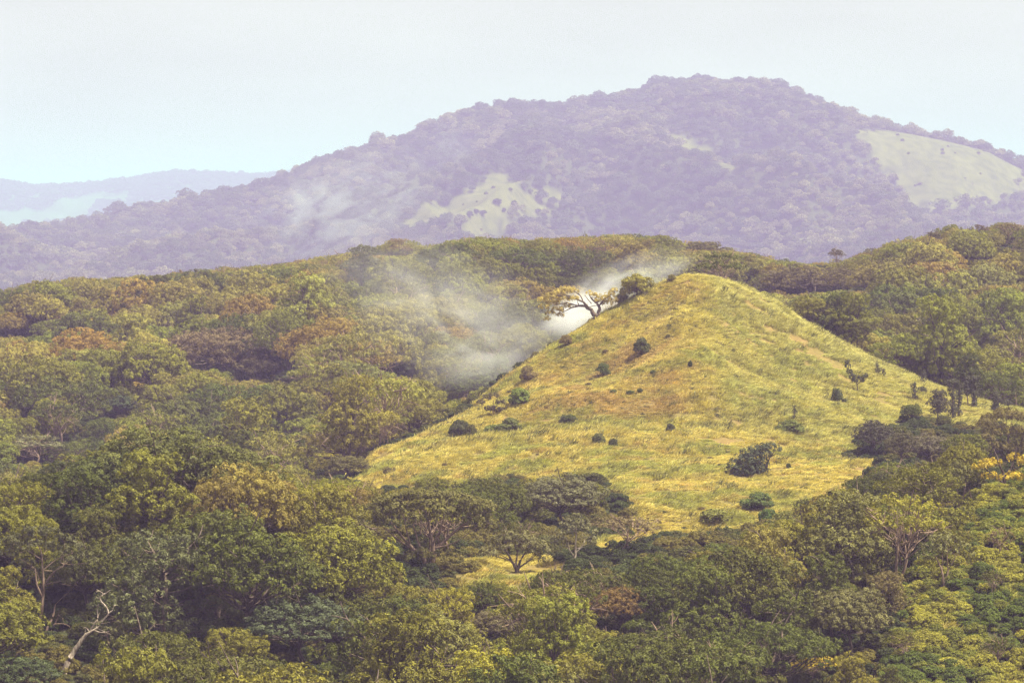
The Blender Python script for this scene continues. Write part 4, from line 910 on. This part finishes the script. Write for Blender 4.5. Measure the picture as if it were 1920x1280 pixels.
# ------------------------------------------------------------------ undergrowth and grass
bi = [f.index for f in FORMS['bush']]
def shrubs(name, label, P, lo, hi, tcol, zs=.8, bias=0.):
    n = len(P); b = rng.uniform(lo, hi, n); k = fbm(P[:, 0] / 6, P[:, 1] / 9, 611, 3)[:, None] + rng.normal(0, .12, (n, 1)) + bias
    tt = np.where(k < .42, tcol[0], np.where(k < .56, tcol[1], tcol[2])) * rng.uniform(.8, 1.2, (n, 1))
    stuff(name, label, np.stack([P[:, 0], P[:, 1], terrain(P[:, 0], P[:, 1]) - .15], 1), np.stack([b, b, b * zs * rng.uniform(.8, 1.2, n)], 1),
          np.stack([np.zeros(n), np.zeros(n), rng.uniform(0, 6.28, n)], 1), tt, np.array(bi)[rng.integers(0, 6, n)], FORM_COL)
P = hexgrid(-120, 120, 380, 700, 2.7, rng); P = P[np.abs(P[:, 0]) < .15 * P[:, 1] + 2]; P = np.concatenate([P, (lambda q: q[np.abs(q[:, 0]) < .15 * q[:, 1] + 2])(hexgrid(-150, 150, 700, 930, 3.4, rng)), (lambda q: q[np.abs(q[:, 0]) < .15 * q[:, 1] + 2])(hexgrid(-210, 210, 930, 1340, 4.2, rng))]); P = P[~grass_mask(P[:, 0], P[:, 1])]
sc = inside(SCRUB, P[:, 0], P[:, 1])
shrubs('undergrowth', 'leafy undergrowth on the forest floor', P[~sc], .5, 1.05, np.array([[.055, .066, .020], [.095, .092, .024], [.15, .125, .03]]), .8)
Q = hexgrid(-10, 100, 385, 530, 1.55, rng); Q = Q[inside(SCRUB, Q[:, 0], Q[:, 1]) & (np.abs(Q[:, 0]) < .15 * Q[:, 1] + 2)]
shrubs('scrub', 'low yellow-green scrub covering the lower right slope', Q, .25, .95, np.array([[.10, .125, .020], [.175, .178, .026], [.275, .252, .036]]), .8, .08)
P = hexgrid(-120, 120, 555, 780, 5.5, rng); P = P[grass_mask(P[:, 0], P[:, 1]) & (fbm(P[:, 0] / 14, P[:, 1] / 18, 633, 3) + rng.normal(0, .08, len(P)) > .60)]
shrubs('low_shrubs', 'small low shrubs dotted through the hill grass', P, .16, .42, np.array([[.085, .080, .03], [.12, .105, .035], [.15, .11, .045]]), .7)

P = hexgrid(-125, 125, 400, 785, .50, rng, .6); P = P[fbm(P[:, 0] / 3.5, P[:, 1] / 3.0, 708, 4) + .25 * vnoise(P[:, 0] / 22, P[:, 1] / 22, 709) < .80]; P = P[np.abs(P[:, 0]) < .148 * P[:, 1] + 1]; P = P[grass_mask(P[:, 0], P[:, 1]) | (inside(SCRUB, P[:, 0], P[:, 1]) & (fbm(P[:, 0] / 5, P[:, 1] / 7, 707, 3) > .50))]
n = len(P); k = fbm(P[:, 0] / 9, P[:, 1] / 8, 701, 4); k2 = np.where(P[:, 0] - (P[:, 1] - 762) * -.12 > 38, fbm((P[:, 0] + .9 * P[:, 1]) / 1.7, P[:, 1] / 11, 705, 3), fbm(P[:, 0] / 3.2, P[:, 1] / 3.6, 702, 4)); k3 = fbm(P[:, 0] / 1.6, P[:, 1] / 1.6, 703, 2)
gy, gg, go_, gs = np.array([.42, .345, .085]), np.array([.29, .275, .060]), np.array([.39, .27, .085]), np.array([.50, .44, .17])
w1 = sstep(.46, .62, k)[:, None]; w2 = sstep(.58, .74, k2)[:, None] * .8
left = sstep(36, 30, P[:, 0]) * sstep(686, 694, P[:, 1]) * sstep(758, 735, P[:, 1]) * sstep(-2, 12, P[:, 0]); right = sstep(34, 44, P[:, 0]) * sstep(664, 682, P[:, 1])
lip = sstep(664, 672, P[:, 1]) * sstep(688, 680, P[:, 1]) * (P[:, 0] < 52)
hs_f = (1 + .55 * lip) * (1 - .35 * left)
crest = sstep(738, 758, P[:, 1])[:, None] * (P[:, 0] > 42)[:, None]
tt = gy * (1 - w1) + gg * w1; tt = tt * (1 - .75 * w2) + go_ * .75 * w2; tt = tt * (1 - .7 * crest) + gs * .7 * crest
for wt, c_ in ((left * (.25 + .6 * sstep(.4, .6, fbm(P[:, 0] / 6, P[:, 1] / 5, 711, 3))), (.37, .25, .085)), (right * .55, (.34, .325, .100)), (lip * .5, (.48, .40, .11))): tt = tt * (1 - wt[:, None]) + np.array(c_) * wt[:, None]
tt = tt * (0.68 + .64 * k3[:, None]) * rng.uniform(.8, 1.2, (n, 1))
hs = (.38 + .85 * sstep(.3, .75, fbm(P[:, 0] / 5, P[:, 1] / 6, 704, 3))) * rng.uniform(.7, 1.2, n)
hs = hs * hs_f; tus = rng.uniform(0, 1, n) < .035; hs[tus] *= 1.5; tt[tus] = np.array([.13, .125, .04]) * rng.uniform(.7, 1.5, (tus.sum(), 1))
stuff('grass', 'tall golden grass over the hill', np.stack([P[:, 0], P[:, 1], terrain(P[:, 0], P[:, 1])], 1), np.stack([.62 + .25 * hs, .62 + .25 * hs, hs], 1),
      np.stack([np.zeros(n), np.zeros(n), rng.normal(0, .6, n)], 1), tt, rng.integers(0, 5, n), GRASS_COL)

# ------------------------------------------------------------------ air: haze box, and the mist behind the hill
def box_mesh(name, lo, hi, m):
    (x0, y0, z0), (x1, y1, z1) = lo, hi
    v = [(x0, y0, z0), (x1, y0, z0), (x1, y1, z0), (x0, y1, z0), (x0, y0, z1), (x1, y0, z1), (x1, y1, z1), (x0, y1, z1)]
    return add_mesh(name, v, [(0, 3, 2, 1), (4, 5, 6, 7), (0, 1, 5, 4), (1, 2, 6, 5), (2, 3, 7, 6), (3, 0, 4, 7)], [m])
m, nt, out = mat('haze'); pv = nt.nodes.new('ShaderNodeVolumePrincipled')
pv.inputs['Color'].default_value = (.51, .41, .82, 1); pv.inputs['Absorption Color'].default_value = (0, .5, .1, 1); pv.inputs['Density'].default_value = 1.32e-4; pv.inputs['Anisotropy'].default_value = 0.0
nt.links.new(pv.outputs[0], out.inputs['Volume'])
m.cycles.volume_sampling = 'DISTANCE'; m.cycles.homogeneous_volume = True
xm = float(np.abs(GX).max()) + 50
hz = box_mesh('haze', (-xm, -250, float(GZ.min()) - 1), (xm, 30200, float(max(GZ.max(), CZ) + 22)), m); hz['kind'] = 'stuff'; hz['label'] = 'pale mauve haze in the air'

def mist(name, label, centre, size, tilt, dens, seed, scale=1., thr=.42, soft=.27):
    """A soft-edged bank of mist: an ellipsoid of noisy volume at its real place."""
    m, nt, out = mat('mist'); N, L = nt.nodes, nt.links
    tc = N.new('ShaderNodeTexCoord')
    ln = N.new('ShaderNodeVectorMath'); ln.operation = 'LENGTH'; L.new(tc.outputs['Object'], ln.inputs[0])
    fo = N.new('ShaderNodeMapRange'); fo.interpolation_type = 'SMOOTHSTEP'; fo.inputs[1].default_value = 1.0; fo.inputs[2].default_value = .15; L.new(ln.outputs['Value'], fo.inputs[0])
    mp = N.new('ShaderNodeMapping'); mp.inputs['Location'].default_value = (seed * 3.7, seed * 1.3, 0); mp.inputs['Scale'].default_value = tuple(q / max(size) * k_ for q, k_ in zip(size, (.8, .3, 1.7)))
    L.new(tc.outputs['Object'], mp.inputs[0])
    no = N.new('ShaderNodeTexNoise'); no.inputs['Scale'].default_value = 3.3 * scale; no.inputs['Detail'].default_value = 6; no.inputs['Distortion'].default_value = 1.2; L.new(mp.outputs[0], no.inputs[0])
    nr = N.new('ShaderNodeMapRange'); nr.inputs[1].default_value = thr - .06; nr.inputs[2].default_value = thr + soft; L.new(no.outputs[0], nr.inputs[0])
    mu = N.new('ShaderNodeMath'); mu.operation = 'MULTIPLY'; L.new(fo.outputs[0], mu.inputs[0]); L.new(nr.outputs[0], mu.inputs[1])
    m2 = N.new('ShaderNodeMath'); m2.operation = 'MULTIPLY'; m2.inputs[1].default_value = dens; L.new(mu.outputs[0], m2.inputs[0])
    p_ = N.new('ShaderNodeVolumePrincipled'); p_.inputs['Color'].default_value = (.96, .96, .98, 1); L.new(m2.outputs[0], p_.inputs['Density']); L.new(p_.outputs[0], out.inputs['Volume'])
    n_u, n_v = 20, 12; V = [(math.cos(a) * math.sin(t), math.sin(a) * math.sin(t), math.cos(t)) for t in np.linspace(0.001, math.pi - .001, n_v) for a in np.arange(n_u) / n_u * 6.28319]
    F = [(j * n_u + i, (j + 1) * n_u + i, (j + 1) * n_u + (i + 1) % n_u, j * n_u + (i + 1) % n_u) for j in range(n_v - 1) for i in range(n_u)]
    o = add_mesh(name, V, F, [m], smooth=True); o.location = centre; o.scale = size; o.rotation_euler = (0, tilt, 0); o['kind'] = 'stuff'; o['label'] = label
    return o
# (column, row, distance, half-width px, half-height px, half-depth m, tilt, density, seed)
for (u, v, Y, w, h, dp, tilt, dens, sd, sc_, th) in ((1160, 545, 806, 180, 66, 24, -.42, .055, 1, .8, .44), (1088, 600, 800, 95, 62, 22, -.5, .10, 5, .8, .36), (950, 655, 800, 220, 76, 28, -.28, .015, 2, 1.1, .38), (830, 580, 870, 290, 150, 36, .40, .014, 3, 1.0, .40),
                                          (650, 385, 4700, 230, 120, 120, -.3, .0042, 4, 1.6, .46), (560, 385, 4720, 40, 75, 60, .1, .005, 6, 1.2, .42), (850, 270, 4800, 60, 60, 60, .3, .003, 7, 1.4, .44)):
    s = Y / FPX; mist('mist', 'thin white mist drifting', pix(u, v, Y), (w * s, dp, h * s), tilt, dens, sd, sc_, th)
